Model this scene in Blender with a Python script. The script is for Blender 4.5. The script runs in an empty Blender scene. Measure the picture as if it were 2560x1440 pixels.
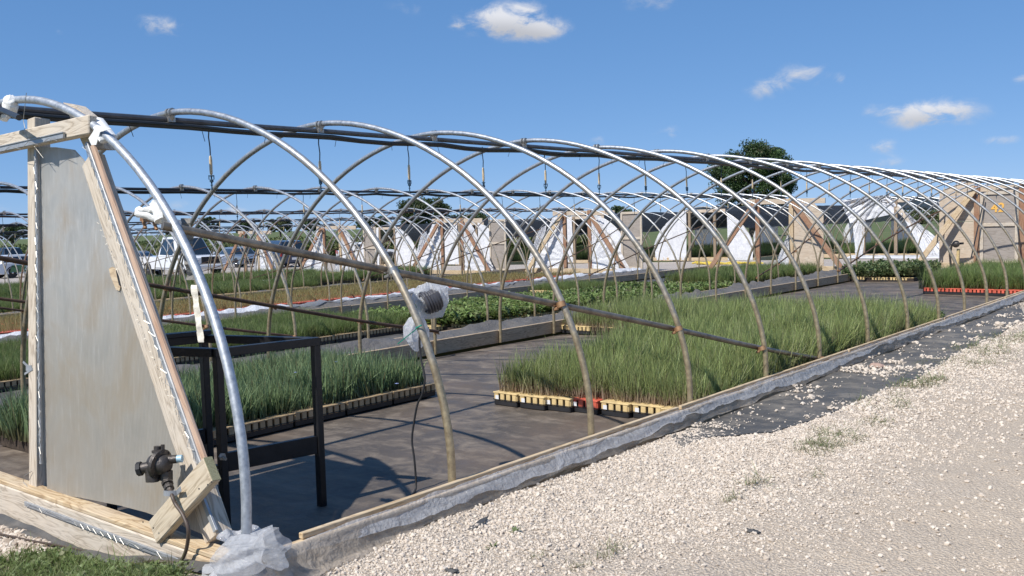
import bpy, math, random
import numpy as np
from mathutils import Vector, Matrix, Quaternion
rnd = random.Random(7)
rng = np.random.default_rng(11)
sc = bpy.context.scene

# ---------------------------------------------------------------- camera, world, sun
F_PX = 2359.47
CAM = np.array([5.5983, -2.1622, 1.5662])
YAW, PITCH, ROLL = -0.68673984, 0.06803894, -0.02741941
FW = np.array([math.sin(YAW)*math.cos(PITCH), math.cos(YAW)*math.cos(PITCH), -math.sin(PITCH)])
_r = np.cross(FW, [0, 0, 1]); _r /= np.linalg.norm(_r); _u = np.cross(_r, FW)
RT = _r*math.cos(ROLL)+_u*math.sin(ROLL); UP = -_r*math.sin(ROLL)+_u*math.cos(ROLL)
cam_d = bpy.data.cameras.new('camera'); cam = bpy.data.objects.new('camera', cam_d)
sc.collection.objects.link(cam); sc.camera = cam
cam_d.sensor_width = 36; cam_d.lens = F_PX/2560*36; cam_d.clip_end = 3000; cam_d.clip_start = .05
cam.matrix_world = Matrix(((RT[0], UP[0], -FW[0], CAM[0]), (RT[1], UP[1], -FW[1], CAM[1]), (RT[2], UP[2], -FW[2], CAM[2]), (0, 0, 0, 1)))

SUN_DIR = Vector((-0.105, -0.79, 1.0)).normalized()      # towards the sun
SUN_EL = math.asin(SUN_DIR.z); SUN_AZ = math.atan2(SUN_DIR.x, SUN_DIR.y)
w = bpy.data.worlds.new('World'); sc.world = w; w.use_nodes = True
wn, wl = w.node_tree.nodes, w.node_tree.links
bg = wn['Background']; bg.inputs['Strength'].default_value = 0.085
sky = wn.new('ShaderNodeTexSky'); sky.sky_type = 'NISHITA'; sky.sun_disc = False
sky.sun_elevation = SUN_EL; sky.sun_rotation = SUN_AZ; sky.air_density = 0.5; sky.dust_density = 0.0; sky.ozone_density = 6.0; sky.altitude = 0
sun_d = bpy.data.lights.new('sun', 'SUN'); sun_d.energy = 4.2; sun_d.angle = math.radians(.53); sun_d.color = (1, .96, .9)
sun = bpy.data.objects.new('sun', sun_d); sc.collection.objects.link(sun)
sun.rotation_euler = SUN_DIR.to_track_quat('Z', 'Y').to_euler(); sun.location = (0, 0, 30)
sc.view_settings.view_transform = 'Standard'; sc.view_settings.look = 'None'
sc.view_settings.exposure = 0.36; sc.view_settings.gamma = 1
sc.render.engine = 'CYCLES'

def ray(px, py):
    return FW*F_PX+RT*(px-1280)-UP*(py-720)
# clouds: small cumulus puffs, each a soft ellipse of direction broken up by noise
def cloud_world():
    tc = wn.new('ShaderNodeTexCoord')
    nz = wn.new('ShaderNodeTexNoise'); nz.inputs['Scale'].default_value = 30; nz.inputs['Detail'].default_value = 9; nz.inputs['Distortion'].default_value = .35; nz.inputs['Roughness'].default_value = .62
    mp = wn.new('ShaderNodeMapping'); mp.inputs['Scale'].default_value = (1, 1, 1.6); mp.inputs['Location'].default_value = (.37, .11, .23)
    wl.new(tc.outputs['Generated'], mp.inputs['Vector']); wl.new(mp.outputs[0], nz.inputs['Vector'])
    def math_(op, a, b=None):
        n = wn.new('ShaderNodeMath'); n.operation = op
        for i, v in enumerate((a, b)):
            if v is None: continue
            if isinstance(v, (int, float)): n.inputs[i].default_value = v
            else: wl.new(v, n.inputs[i])
        return n.outputs[0]
    def dot(vec):
        n = wn.new('ShaderNodeVectorMath'); n.operation = 'DOT_PRODUCT'
        wl.new(tc.outputs['Generated'], n.inputs[0]); n.inputs[1].default_value = vec
        return n.outputs['Value']
    total = None; low = None
    CL = [(1262, 54, 92, 36, .95), (1360, 76, 58, 24, .55), (1143, 62, 16, 12, .35), (1010, 18, 60, 30, .2), (395, 65, 52, 24, .5), (1625, 0, 70, 26, .4), (1330, 20, 40, 30, .15),
          (2010, 185, 62, 30, .42), (1915, 222, 50, 26, .38), (2325, 285, 96, 28, .8), (2190, 275, 60, 18, .2), (2500, 350, 40, 12, .42), (2205, 368, 38, 16, .5), (2225, 405, 40, 14, .4), (1675, 332, 40, 18, .35), (1495, 350, 30, 16, .3), (2100, 195, 14, 16, .3), (2555, 200, 20, 16, .4), (150, 82, 14, 10, .25),
          (590, 525, 46, 9, .35), (445, 512, 36, 14, .28), (0, 520, 26, 14, .3), (280, 300, 24, 5, .08), (540, 505, 30, 8, .1),
          (-420, 160, 150, 40, .9), (3050, 90, 160, 50, .9), (700, -420, 220, 60, .9), (2100, -380, 180, 50, .8), (-900, 330, 130, 30, .7), (3600, 330, 120, 30, .7)]
    for (x, y, sx, sy, amp) in CL:
        d = ray(x, y); d /= np.linalg.norm(d)
        ex = np.cross(d, UP); ex /= np.linalg.norm(ex); ey = np.cross(ex, d)
        k = F_PX
        u = math_('MULTIPLY', dot(tuple(ex)), k/sx); v = math_('MULTIPLY', dot(tuple(ey)), k/sy)
        fr = math_('MAXIMUM', dot(tuple(d)), 0.0)
        rr = math_('ADD', math_('MULTIPLY', u, u), math_('MULTIPLY', v, v))
        g = math_('EXPONENT', math_('MULTIPLY', rr, -0.9))
        g = math_('MULTIPLY', math_('MULTIPLY', g, fr), amp)
        total = g if total is None else math_('ADD', total, g)
        lw = math_('MULTIPLY', g, math_('MINIMUM', math_('MAXIMUM', v, -1.4), 1.4))
        low = lw if low is None else math_('ADD', low, lw)
    f = math_('MULTIPLY', total, math_('ADD', math_('MULTIPLY', nz.outputs['Fac'], 4.2), -1.22))
    mr = wn.new('ShaderNodeMapRange'); mr.interpolation_type = 'SMOOTHSTEP'
    mr.inputs['From Min'].default_value = .12; mr.inputs['From Max'].default_value = .8
    wl.new(f, mr.inputs['Value'])
    shade = wn.new('ShaderNodeMapRange'); shade.inputs['From Min'].default_value = -.55; shade.inputs['From Max'].default_value = .35
    shade.inputs['To Min'].default_value = 4.6; shade.inputs['To Max'].default_value = 7.6
    wl.new(low, shade.inputs['Value'])
    cc = wn.new('ShaderNodeCombineColor')
    wl.new(shade.outputs[0], cc.inputs[0])
    wl.new(math_('MULTIPLY', shade.outputs[0], 1.01), cc.inputs[1])
    wl.new(math_('MULTIPLY', shade.outputs[0], 1.06), cc.inputs[2])
    mx = wn.new('ShaderNodeMix'); mx.data_type = 'RGBA'
    wl.new(math_('MULTIPLY', mr.outputs[0], .92), mx.inputs[0])
    # the sky's fall-off towards the horizon, evened out channel by channel over the whole dome
    sep = wn.new('ShaderNodeSeparateColor'); wl.new(sky.outputs[0], sep.inputs[0]); cs = wn.new('ShaderNodeCombineColor')
    for c_, (a_, g_) in enumerate(((.50, .62), (.565, .47), (.745, .38))):
        wl.new(math_('MULTIPLY', math_('POWER', math_('MULTIPLY', sep.outputs[c_], .085), g_), a_/.085), cs.inputs[c_])
    wl.new(cs.outputs[0], mx.inputs[6]); wl.new(cc.outputs[0], mx.inputs[7])
    wl.new(mx.outputs[2], bg.inputs['Color'])
cloud_world()

# ---------------------------------------------------------------- placing helpers
def gz(x, y=5.0):
    """height of the land: it falls gently to the left, and gravel is banked up outside the nearest frame"""
    base = .02*max(min(x, 0), -62)
    s = min(max((x-2.3)/.25, 0), 1) if y > .1 else min(max((x-1.0)/1.3, 0), 1)
    s = s*s*(3-2*s)
    out = .165*s*(1-.25*min(max((x-3.2)/4, 0), 1))
    if y < -.0: out = out*1.0
    return base+out
def gz_np(x, y):
    base = .02*np.clip(x, -62, 0)
    s = np.where(y > .1, np.clip((x-2.3)/.25, 0, 1), np.clip((x-1.0)/1.3, 0, 1)); s = s*s*(3-2*s)
    return base+.165*s*(1-.25*np.clip((x-3.2)/4, 0, 1))
def at_z(px, py, z):
    d = ray(px, py); return CAM+d*((z-CAM[2])/d[2])
def at_y(px, py, y):
    d = ray(px, py); return CAM+d*((y-CAM[1])/d[1])
def at_x(px, py, x):
    d = ray(px, py); return CAM+d*((x-CAM[0])/d[0])
LEAN = .085
def at_wall(px, py, off=0.0):
    """point on the leaning plane of the near end wall, off metres behind its front"""
    d = ray(px, py); a = .05+off
    t = (a+LEAN*CAM[2]-CAM[1])/(d[1]-LEAN*d[2]); return CAM+d*t
def at_ground(px, py, h=0.0):
    z = 0.0
    for _ in range(25):
        P = at_z(px, py, z+h); z = gz(P[0], P[1])
    return P
def at_depth(px, py, dist):
    d = ray(px, py); return CAM+d/F_PX*dist
def vnoise(x, y, seed=0):
    x = np.asarray(x, float); y = np.asarray(y, float)
    xi = np.floor(x).astype(np.int64); yi = np.floor(y).astype(np.int64)
    fx = x-xi; fy = y-yi; fx = fx*fx*(3-2*fx); fy = fy*fy*(3-2*fy)
    def h(a, b):
        v = (a*374761393+b*668265263+seed*974634777) & 0xffffffff
        v = ((v ^ (v >> 13))*1274126177) & 0xffffffff
        return ((v ^ (v >> 16)) & 0xffff)/65535.0
    return (h(xi, yi)*(1-fx)+h(xi+1, yi)*fx)*(1-fy)+(h(xi, yi+1)*(1-fx)+h(xi+1, yi+1)*fx)*fy
def fbm(x, y, seed=0, o=4):
    s = 0; a = .5
    for i in range(o):
        s = s+a*(vnoise(x*2**i, y*2**i, seed+i)-.5); a *= .5
    return s*2

# ---------------------------------------------------------------- materials
MATS = {}
class NT:
    def __init__(s, name):
        s.m = bpy.data.materials.new(name); s.m.use_nodes = True; MATS[name] = s.m
        s.n = s.m.node_tree.nodes; s.l = s.m.node_tree.links; s.p = s.n['Principled BSDF']; s.out = s.n['Material Output']
        s.tc = s.n.new('ShaderNodeTexCoord')
    def set(s, **k):
        for a, v in k.items():
            i = s.p.inputs[a.replace('_', ' ')]
            if hasattr(v, 'is_linked') or isinstance(v, bpy.types.NodeSocket): s.l.new(v, i)
            else: i.default_value = v if not (isinstance(v, tuple) and len(v) == 3 and len(i.default_value) == 4) else (*v, 1)
        return s
    def map(s, scale=(1, 1, 1), coord='Object', rot=(0, 0, 0)):
        mp = s.n.new('ShaderNodeMapping'); mp.inputs['Scale'].default_value = scale; mp.inputs['Rotation'].default_value = rot
        s.l.new(s.tc.outputs[coord], mp.inputs['Vector']); return mp.outputs[0]
    def noise(s, vec, scale, detail=4, rough=.55, dist=0):
        n = s.n.new('ShaderNodeTexNoise'); n.inputs['Scale'].default_value = scale; n.inputs['Detail'].default_value = detail
        n.inputs['Roughness'].default_value = rough; n.inputs['Distortion'].default_value = dist
        if vec is not None: s.l.new(vec, n.inputs['Vector'])
        return n.outputs['Fac']
    def voro(s, vec, scale, feat='F1', out='Distance'):
        n = s.n.new('ShaderNodeTexVoronoi'); n.feature = feat; n.inputs['Scale'].default_value = scale
        if vec is not None: s.l.new(vec, n.inputs['Vector'])
        return n.outputs[out]
    def ramp(s, fac, stops):
        n = s.n.new('ShaderNodeValToRGB'); e = n.color_ramp.elements
        while len(e) < len(stops): e.new(.5)
        for i, (p, c) in enumerate(stops):
            e[i].position = p; e[i].color = (*c, 1) if len(c) == 3 else c
        s.l.new(fac, n.inputs['Fac']); return n.outputs['Color']
    def mix(s, f, a, b, mode='MIX'):
        n = s.n.new('ShaderNodeMix'); n.data_type = 'RGBA'; n.blend_type = mode
        for i, v in ((0, f), (6, a), (7, b)):
            if isinstance(v, bpy.types.NodeSocket): s.l.new(v, n.inputs[i])
            elif isinstance(v, (int, float)): n.inputs[i].default_value = v
            else: n.inputs[i].default_value = (*v, 1)
        return n.outputs[2]
    def math(s, op, a, b=0.0):
        n = s.n.new('ShaderNodeMath'); n.operation = op
        for i, v in enumerate((a, b)):
            if isinstance(v, bpy.types.NodeSocket): s.l.new(v, n.inputs[i])
            else: n.inputs[i].default_value = v
        return n.outputs[0]
    def bump(s, h, strength=.3, dist=.01):
        n = s.n.new('ShaderNodeBump'); n.inputs['Strength'].default_value = strength; n.inputs['Distance'].default_value = dist
        s.l.new(h, n.inputs['Height']); s.l.new(n.outputs[0], s.p.inputs['Normal']); return n.outputs[0]
    def attr(s, name):
        n = s.n.new('ShaderNodeAttribute'); n.attribute_name = name; return n
    def translucent(s, color, fac, transparent=0.0, normal=None):
        """mix in light coming through a thin sheet or leaf"""
        t = s.n.new('ShaderNodeBsdfTranslucent')
        if isinstance(color, bpy.types.NodeSocket): s.l.new(color, t.inputs[0])
        else: t.inputs[0].default_value = (*color, 1)
        m1 = s.n.new('ShaderNodeMixShader'); m1.inputs[0].default_value = fac
        s.l.new(s.p.outputs[0], m1.inputs[1]); s.l.new(t.outputs[0], m1.inputs[2]); o = m1.outputs[0]
        if transparent:
            tr = s.n.new('ShaderNodeBsdfTransparent'); m2 = s.n.new('ShaderNodeMixShader')
            if isinstance(transparent, bpy.types.NodeSocket): s.l.new(transparent, m2.inputs[0])
            else: m2.inputs[0].default_value = transparent
            s.l.new(o, m2.inputs[1]); s.l.new(tr.outputs[0], m2.inputs[2]); o = m2.outputs[0]
        s.l.new(o, s.out.inputs['Surface'])

def simple(name, col, rough=.6, metal=0., var=.25, scale=9, bump=0.0):
    t = NT(name); v = t.map()
    n = t.noise(v, scale, 5, .6)
    t.set(Base_Color=t.ramp(n, [(.3, tuple(c*(1-var) for c in col)), (.7, tuple(min(1, c*(1+var)) for c in col))]), Roughness=rough, Metallic=metal)
    if bump: t.bump(t.noise(v, scale*4, 4), bump, .01)
    return t.m
def wood(name, light, mid, dark, stain=None, scale=1.0, rough=.8):
    t = NT(name); oi = t.n.new('ShaderNodeObjectInfo')
    off = t.n.new('ShaderNodeVectorMath'); off.operation = 'ADD'
    sc3 = t.n.new('ShaderNodeVectorMath'); sc3.operation = 'SCALE'; sc3.inputs[0].default_value = (3.1, 1.7, 2.3)
    mul = t.math('MULTIPLY', oi.outputs['Random'], 40.0); t.l.new(mul, sc3.inputs['Scale'])
    t.l.new(t.tc.outputs['Object'], off.inputs[0]); t.l.new(sc3.outputs[0], off.inputs[1])
    mp = t.n.new('ShaderNodeMapping'); mp.inputs['Scale'].default_value = (1.3*scale, 11*scale, 11*scale); t.l.new(off.outputs[0], mp.inputs['Vector'])
    warp = t.noise(mp.outputs[0], 1.4, 3, .5, .6)
    band = t.math('FRACT', t.math('MULTIPLY', warp, 9.0))
    band = t.math('ABSOLUTE', t.math('SUBTRACT', band, .5))
    mp2 = t.n.new('ShaderNodeMapping'); mp2.inputs['Scale'].default_value = (6, 160, 160); t.l.new(off.outputs[0], mp2.inputs['Vector'])
    fine = t.noise(mp2.outputs[0], 1, 4, .7)
    big = t.noise(off.outputs[0], 3.5, 3)
    c = t.ramp(band, [(.02, dark), (.16, mid), (.42, light)])
    c = t.mix(t.math('MULTIPLY', fine, .5), c, mid)
    c = t.mix(t.ramp(big, [(.4, (0, 0, 0)), (.7, (.5, .5, .5))]), c, stain or light)
    t.set(Base_Color=c, Roughness=rough)
    t.bump(t.math('ADD', t.math('MULTIPLY', band, .6), fine), .35, .004)
    return t.m
W_GREY = wood('weathered_pine', (.64, .55, .44), (.52, .435, .335), (.30, .235, .17), (.58, .53, .46))
W_TAN = wood('tan_pine', (.62, .49, .32), (.52, .38, .22), (.31, .2, .11), (.60, .50, .38))  # yellower tan pine, the timber's own tone
W_OLD = wood('grey_boards', (.33, .25, .17), (.25, .185, .125), (.12, .085, .055), (.30, .23, .15))
W_BOARD = wood('brown_side_boards', (.52, .40, .27), (.42, .31, .20), (.22, .15, .095), (.46, .36, .25))
W_RUST = wood('red_stained_pine', (.36, .20, .12), (.28, .14, .08), (.15, .07, .04), (.40, .29, .19))
W_PLY = wood('pale_plywood', (.60, .51, .40), (.53, .44, .34), (.40, .32, .24), (.54, .40, .28), .5)
W_DOOR = wood('grey_plywood', (.36, .32, .28), (.31, .27, .235), (.22, .19, .16), (.38, .33, .29), .5)
W_GREEN = wood('end_grain', (.30, .29, .18), (.24, .23, .13), (.16, .14, .08), None, 3)

def galvanised(name, tan):
    t = NT(name); v = t.map()
    sp = t.voro(v, 60); n = t.noise(v, 7, 4); n2 = t.noise(v, 35, 4)
    sep = t.n.new('ShaderNodeSeparateXYZ'); t.l.new(t.tc.outputs['Object'], sep.inputs[0])
    silver = t.ramp(n2, [(.3, (.33, .35, .375)), (.7, (.54, .56, .58))])
    silver = t.mix(.25, silver, t.ramp(sp, [(.1, (.3, .32, .34)), (.6, (.62, .64, .66))]))
    if tan:
        k = t.math('ADD', t.math('MULTIPLY', sep.outputs[2], -.62), t.math('MULTIPLY', n, 1.1))
        mr = t.n.new('ShaderNodeMapRange'); mr.inputs['From Min'].default_value = -.75; mr.inputs['From Max'].default_value = .05; t.l.new(k, mr.inputs[0])
        c = t.mix(t.math('MULTIPLY', mr.outputs[0], tan), silver, t.ramp(n2, [(.3, (.25, .175, .08)), (.7, (.44, .335, .165))]))
        met = t.math('SUBTRACT', .75, t.math('MULTIPLY', mr.outputs[0], .25))
    else: c = silver; met = .7
    t.set(Base_Color=c, Metallic=met, Roughness=t.math('ADD', t.math('MULTIPLY', n2, .22), .33 if tan else .40))
    t.bump(t.noise(v, 90, 3), .06, .002)
    return t.m
GALV = galvanised('galvanised_pipe', .0); GALV_TAN = galvanised('tan_weathered_pipe', .85)
def rusty(name, a, b, metal=.4, rough=.5):
    t = NT(name); v = t.map(); n = t.noise(v, 14, 6, .65)
    t.set(Base_Color=t.ramp(n, [(.35, a), (.65, b)]), Metallic=metal, Roughness=rough); t.bump(t.noise(v, 60, 3), .2, .002); return t.m
BRACE = rusty('brown_brace_pipe', (.13, .105, .08), (.30, .25, .19), .55, .38)
BRACE_RUST = rusty('rusted_brace_pipe', (.085, .045, .028), (.16, .09, .05), .3, .6)
CLAMP = rusty('zinc_clamp', (.28, .26, .24), (.5, .49, .46), .7, .4)
CLAMP_RUST = rusty('rusty_clamp', (.22, .11, .055), (.42, .25, .13), .3, .6)
CHANNEL = simple('aluminium_channel', (.42, .43, .44), .5, .5, .2, 20)
WIRE = simple('spring_wire', (.42, .40, .36), .4, .7, .3, 20)
BLACKPIPE = simple('black_poly_pipe', (.028, .032, .038), .38, 0, .3, 8)
IRON = simple('dark_cast_iron', (.075, .066, .06), .45, .5, .35, 22, .3)
BLACKSTEEL = simple('black_painted_steel', (.016, .016, .018), .42, .2, .4, 9, .1)
RUBBER = simple('black_rubber', (.02, .02, .022), .7)
HOSE = simple('brown_hose', (.085, .06, .045), .5)
SPR_BODY = simple('tan_weight', (.62, .48, .30), .6, 0, .25, 30)
SPR_BLUE = simple('blue_sprinkler_plastic', (.03, .075, .12), .5)
BLACKPL = simple('black_plastic_tray', (.022, .022, .024), .45)
YELLOWPL = simple('yellow_plastic', (.62, .46, .22), .55, 0, .3, 18)
TANPL = simple('tan_plastic', (.42, .30, .17), .6, 0, .2, 12)
ORANGEPL = simple('orange_red_plastic', (.62, .12, .07), .5, 0, .2, 12)
LABELM = simple('white_label', (.75, .75, .75), .5, 0, .05)
SOIL = simple('potting_soil', (.05, .035, .025), .95, 0, .4, 30, .5)
TAPE = simple('white_tape', (.80, .79, .76), .6, 0, .08, 15, .3)
TAPE_Y = simple('yellowed_tape', (.76, .70, .58), .6, 0, .25, 15, .3)
GREENTIE = simple('green_zip_tie', (.02, .25, .18), .5)
NUMBER = simple('yellow_number', (.80, .45, .10), .6, 0, .1)
def floor_fabric(name, a, b, c, dust):
    t = NT(name); v = t.map(); big = t.noise(v, .9, 6, .62, .4); mid = t.noise(v, 5, 6, .65, .5); 
    st = t.map((.8, 3, 1)); streak = t.noise(st, 1.4, 6, .65)
    weave = t.noise(t.map((260, 260, 260)), 1, 1)
    col = t.ramp(big, [(.3, a), (.5, b), (.68, c)])
    col = t.mix(t.ramp(t.math('MULTIPLY', mid, streak), [(.22, (0, 0, 0)), (.42, (.75, .75, .75))]), col, dust)
    spots = t.voro(v, 5.5); col = t.mix(t.ramp(spots, [(.02, (.7, .7, .7)), (.05, (0, 0, 0))]), col, (.35, .31, .27))
    t.set(Base_Color=col, Roughness=t.ramp(mid, [(.3, (.45,)*3), (.7, (.8,)*3)]))
    t.bump(t.math('ADD', t.math('MULTIPLY', mid, 1.0), t.math('MULTIPLY', weave, .15)), .5, .02)
    return t.m
FABRIC = floor_fabric('black_ground_fabric', (.062, .053, .046), (.098, .079, .063), (.14, .102, .074), (.27, .22, .17))
FABRIC2 = floor_fabric('grey_ground_fabric', (.05, .049, .048), (.072, .07, .067), (.095, .088, .08), (.17, .155, .14))
FABRIC3 = floor_fabric('dusty_weed_fabric', (.06, .058, .055), (.085, .08, .073), (.13, .115, .095), (.30, .26, .21))
def film(name, col, transp, rough=.25, trans=.5):
    t = NT(name); v = t.map(); n = t.noise(v, 6, 5, .6, .8); n2 = t.noise(v, 28, 4, .6, .6)
    t.set(Base_Color=t.ramp(n, [(.3, tuple(c*.8 for c in col)), (.7, col)]), Roughness=rough, IOR=1.45)
    t.bump(t.math('ADD', n, t.math('MULTIPLY', n2, .6)), .9, .03)
    t.translucent(col, trans, t.ramp(n2, [(.3, (min(1, transp*1.25),)*3), (.7, (transp*.7,)*3)]) if transp else 0)
    return t.m
FILM = film('cloudy_plastic_film', (.72, .73, .75), .42, .12, .35)
FILM_CLEAR = film('clear_plastic_bag', (.84, .85, .88), .26, .07, .35)
FILM_DIRTY = film('dusty_plastic_film', (.57, .50, .42), .40, .35, .3)
WHITEFILM = film('white_poly_film', (.88, .88, .90), 0, .5, .16)
SHADE = film('black_shade_cloth', (.022, .026, .032), .13, .8, .15)
def polycarb():
    t = NT('twinwall_polycarbonate'); v = t.map()
    rib = t.n.new('ShaderNodeTexWave'); rib.wave_type = 'BANDS'; rib.bands_direction = 'Y'; rib.inputs['Scale'].default_value = 25; rib.inputs['Distortion'].default_value = 0
    t.l.new(v, rib.inputs['Vector'])
    big = t.noise(v, 2.6, 6, .6, .5); st = t.noise(t.map((2.0, 5.5, 1)), 1.6, 7, .68, .4); fine = t.noise(t.map((5, 34, 1)), 1, 6, .7)
    sep = t.n.new('ShaderNodeSeparateXYZ'); t.l.new(v, sep.inputs[0])
    col = t.ramp(big, [(.30, (.60, .61, .59)), (.48, (.74, .72, .67)), (.66, (.70, .60, .47))])
    col = t.mix(t.ramp(st, [(.46, (0, 0, 0)), (.72, (.35, .35, .35))]), col, (.50, .45, .38))
    col = t.mix(t.math('MULTIPLY', rib.outputs['Fac'], .42), col, (.26, .25, .23))
    col = t.mix(t.ramp(fine, [(.52, (0, 0, 0)), (.72, (.6, .6, .6))]), col, (.86, .85, .82))
    low = t.n.new('ShaderNodeMapRange'); low.inputs['From Min'].default_value = .9; low.inputs['From Max'].default_value = 1.6; low.clamp = True
    t.l.new(t.math('ADD', sep.outputs[0], t.math('MULTIPLY', big, .5)), low.inputs[0])
    col = t.mix(t.math('MULTIPLY', low.outputs[0], .45), col, (.44, .38, .29))
    t.set(Base_Color=col, Roughness=.28, Coat_Weight=.25, Coat_Roughness=.15)
    t.bump(t.math('ADD', t.math('MULTIPLY', rib.outputs['Fac'], 1.0), t.math('MULTIPLY', big, 1.2)), .3, .006)
    t.translucent(col, .42, .10)
    return t.m
POLY = polycarb()
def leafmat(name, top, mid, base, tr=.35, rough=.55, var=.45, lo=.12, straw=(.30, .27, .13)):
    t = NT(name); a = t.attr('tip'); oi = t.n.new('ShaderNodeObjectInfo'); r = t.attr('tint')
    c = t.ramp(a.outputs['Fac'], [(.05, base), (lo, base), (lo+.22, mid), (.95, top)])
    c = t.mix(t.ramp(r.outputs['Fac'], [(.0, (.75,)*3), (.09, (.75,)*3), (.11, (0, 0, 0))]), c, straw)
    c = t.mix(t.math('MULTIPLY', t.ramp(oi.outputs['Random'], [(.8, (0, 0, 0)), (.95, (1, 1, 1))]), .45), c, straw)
    hs = t.n.new('ShaderNodeHueSaturation'); t.l.new(c, hs.inputs['Color'])
    t.l.new(t.math('ADD', t.math('MULTIPLY', r.outputs['Fac'], var*2), 1-var), hs.inputs['Value'])
    t.l.new(t.math('ADD', t.math('MULTIPLY', oi.outputs['Random'], .03), .485), hs.inputs['Hue'])
    t.set(Base_Color=hs.outputs[0], Roughness=rough); t.translucent(hs.outputs[0], tr); return t.m
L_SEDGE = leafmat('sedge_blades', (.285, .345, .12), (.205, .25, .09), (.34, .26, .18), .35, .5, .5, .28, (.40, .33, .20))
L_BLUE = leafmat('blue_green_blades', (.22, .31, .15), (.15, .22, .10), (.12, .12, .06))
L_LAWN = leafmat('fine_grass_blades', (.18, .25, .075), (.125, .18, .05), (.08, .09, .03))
L_HERB = leafmat('herb_leaves', (.16, .225, .09), (.11, .16, .06), (.06, .07, .03), .3)
L_PARS = leafmat('leafy_seedlings', (.21, .29, .09), (.13, .19, .05), (.06, .07, .02), .35)
L_RED = leafmat('sparse_reddish_seedlings', (.24, .25, .08), (.26, .20, .09), (.34, .15, .09), .3)
L_WEED = leafmat('weed_leaves', (.18, .26, .09), (.17, .19, .09), (.22, .16, .10), .3)
L_TREE = leafmat('tree_leaves', (.062, .105, .03), (.04, .07, .02), (.02, .036, .012), .25, .6, .55)
L_CROP = leafmat('crop_leaves', (.13, .16, .055), (.10, .14, .045), (.06, .08, .03), .3)
BARK = simple('bark', (.09, .07, .055), .9, 0, .3, 5, .5)
def gravelmat(name, cols, sc_=70, b=.8):
    t = NT(name); v = t.map(); vc = t.voro(v, sc_, 'F1', 'Color'); vd = t.voro(v, sc_); vd2 = t.voro(v, sc_*2.6); big = t.noise(v, .9, 5, .6)
    sepc = t.n.new('ShaderNodeSeparateColor'); t.l.new(vc, sepc.inputs[0])
    c = t.ramp(sepc.outputs[0], [(0, cols[0]), (.35, cols[1]), (.8, cols[2])])
    c = t.mix(t.ramp(big, [(.35, (0, 0, 0)), (.7, (.8, .8, .8))]), c, cols[3])
    c = t.mix(t.ramp(vd, [(.35, (0, 0, 0)), (.65, (.8, .8, .8))]), c, tuple(x*.6 for x in cols[3]))
    t.set(Base_Color=c, Roughness=.9)
    t.bump(t.math('ADD', t.math('SUBTRACT', 1, vd), t.math('MULTIPLY', t.math('SUBTRACT', 1, vd2), .4)), b, .012)
    return t.m
def dusty_tracks(m):
    n_, l_ = m.node_tree.nodes, m.node_tree.links; p = n_['Principled BSDF']; src = p.inputs['Base Color'].links[0].from_socket
    tc = n_.new('ShaderNodeTexCoord'); sp = n_.new('ShaderNodeSeparateXYZ'); l_.new(tc.outputs['Object'], sp.inputs[0])
    nz = n_.new('ShaderNodeTexNoise'); nz.inputs['Scale'].default_value = 1.1; nz.inputs['Detail'].default_value = 7; nz.inputs['Roughness'].default_value = .68; l_.new(tc.outputs['Object'], nz.inputs['Vector'])
    a = n_.new('ShaderNodeMath'); a.operation = 'MULTIPLY_ADD'; l_.new(nz.outputs['Fac'], a.inputs[0]); a.inputs[1].default_value = 2.6; l_.new(sp.outputs[0], a.inputs[2])
    mr = n_.new('ShaderNodeMapRange'); mr.inputs['From Min'].default_value = 4.3; mr.inputs['From Max'].default_value = 5.9; mr.inputs['To Max'].default_value = .68; l_.new(a.outputs[0], mr.inputs[0])
    mx = n_.new('ShaderNodeMix'); mx.data_type = 'RGBA'; mx.inputs[7].default_value = (.50, .405, .30, 1); l_.new(mr.outputs[0], mx.inputs[0]); l_.new(src, mx.inputs[6]); l_.new(mx.outputs[2], p.inputs['Base Color'])
GRAVEL = gravelmat('pale_limestone_gravel', ((.44, .37, .30), (.57, .485, .395), (.66, .58, .48), (.52, .43, .335)))
dusty_tracks(GRAVEL)
GRAVEL_FAR = gravelmat('pinkish_gravel', ((.36, .32, .28), (.47, .42, .37), (.55, .50, .45), (.44, .38, .33)), 30)
STONE = None
def stonemat(name, a, b, c):
    t = NT(name); r = t.attr('tint'); n = t.noise(t.map(), 90, 3)
    col = t.ramp(r.outputs['Fac'], [(0, a), (.5, b), (1, c)]); t.set(Base_Color=t.mix(.25, col, t.ramp(n, [(.3, a), (.7, c)])), Roughness=.85); t.bump(n, .3, .002); return t.m
STONE = stonemat('limestone_chips', (.40, .33, .26), (.60, .51, .415), (.74, .655, .55))
STONE_TAN = stonemat('tan_stones', (.36, .28, .21), (.56, .47, .38), (.70, .64, .56))
def groundmat():
    t = NT('grassy_land'); v = t.map(); n = t.noise(v, .12, 6, .6); n2 = t.noise(v, 2.5, 6, .7)
    c = t.ramp(n, [(.3, (.075, .11, .03)), (.6, (.12, .145, .045)), (.8, (.18, .16, .08))])
    c = t.mix(t.math('MULTIPLY', n2, .6), c, (.06, .08, .025)); t.set(Base_Color=c, Roughness=.95); t.bump(n2, .8, .1); return t.m
LAND = groundmat()
DIRT = simple('brown_dirt', (.16, .115, .08), .95, 0, .35, 25, .6)
def carpaint(name, col):
    t = NT(name); t.set(Base_Color=col, Roughness=.3, Coat_Weight=.8, Coat_Roughness=.06, Metallic=.0); n = t.noise(t.map(), 3); t.bump(n, .02, .002); return t.m
P_WHITE = carpaint('white_paint', (.72, .73, .74)); P_SILVER = carpaint('silver_paint', (.36, .38, .40)); P_BLUE = carpaint('dark_blue_paint', (.02, .035, .075))
P_BLACK = carpaint('black_paint', (.012, .013, .016)); P_GREEN = carpaint('green_wrap', (.035, .16, .06))
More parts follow.
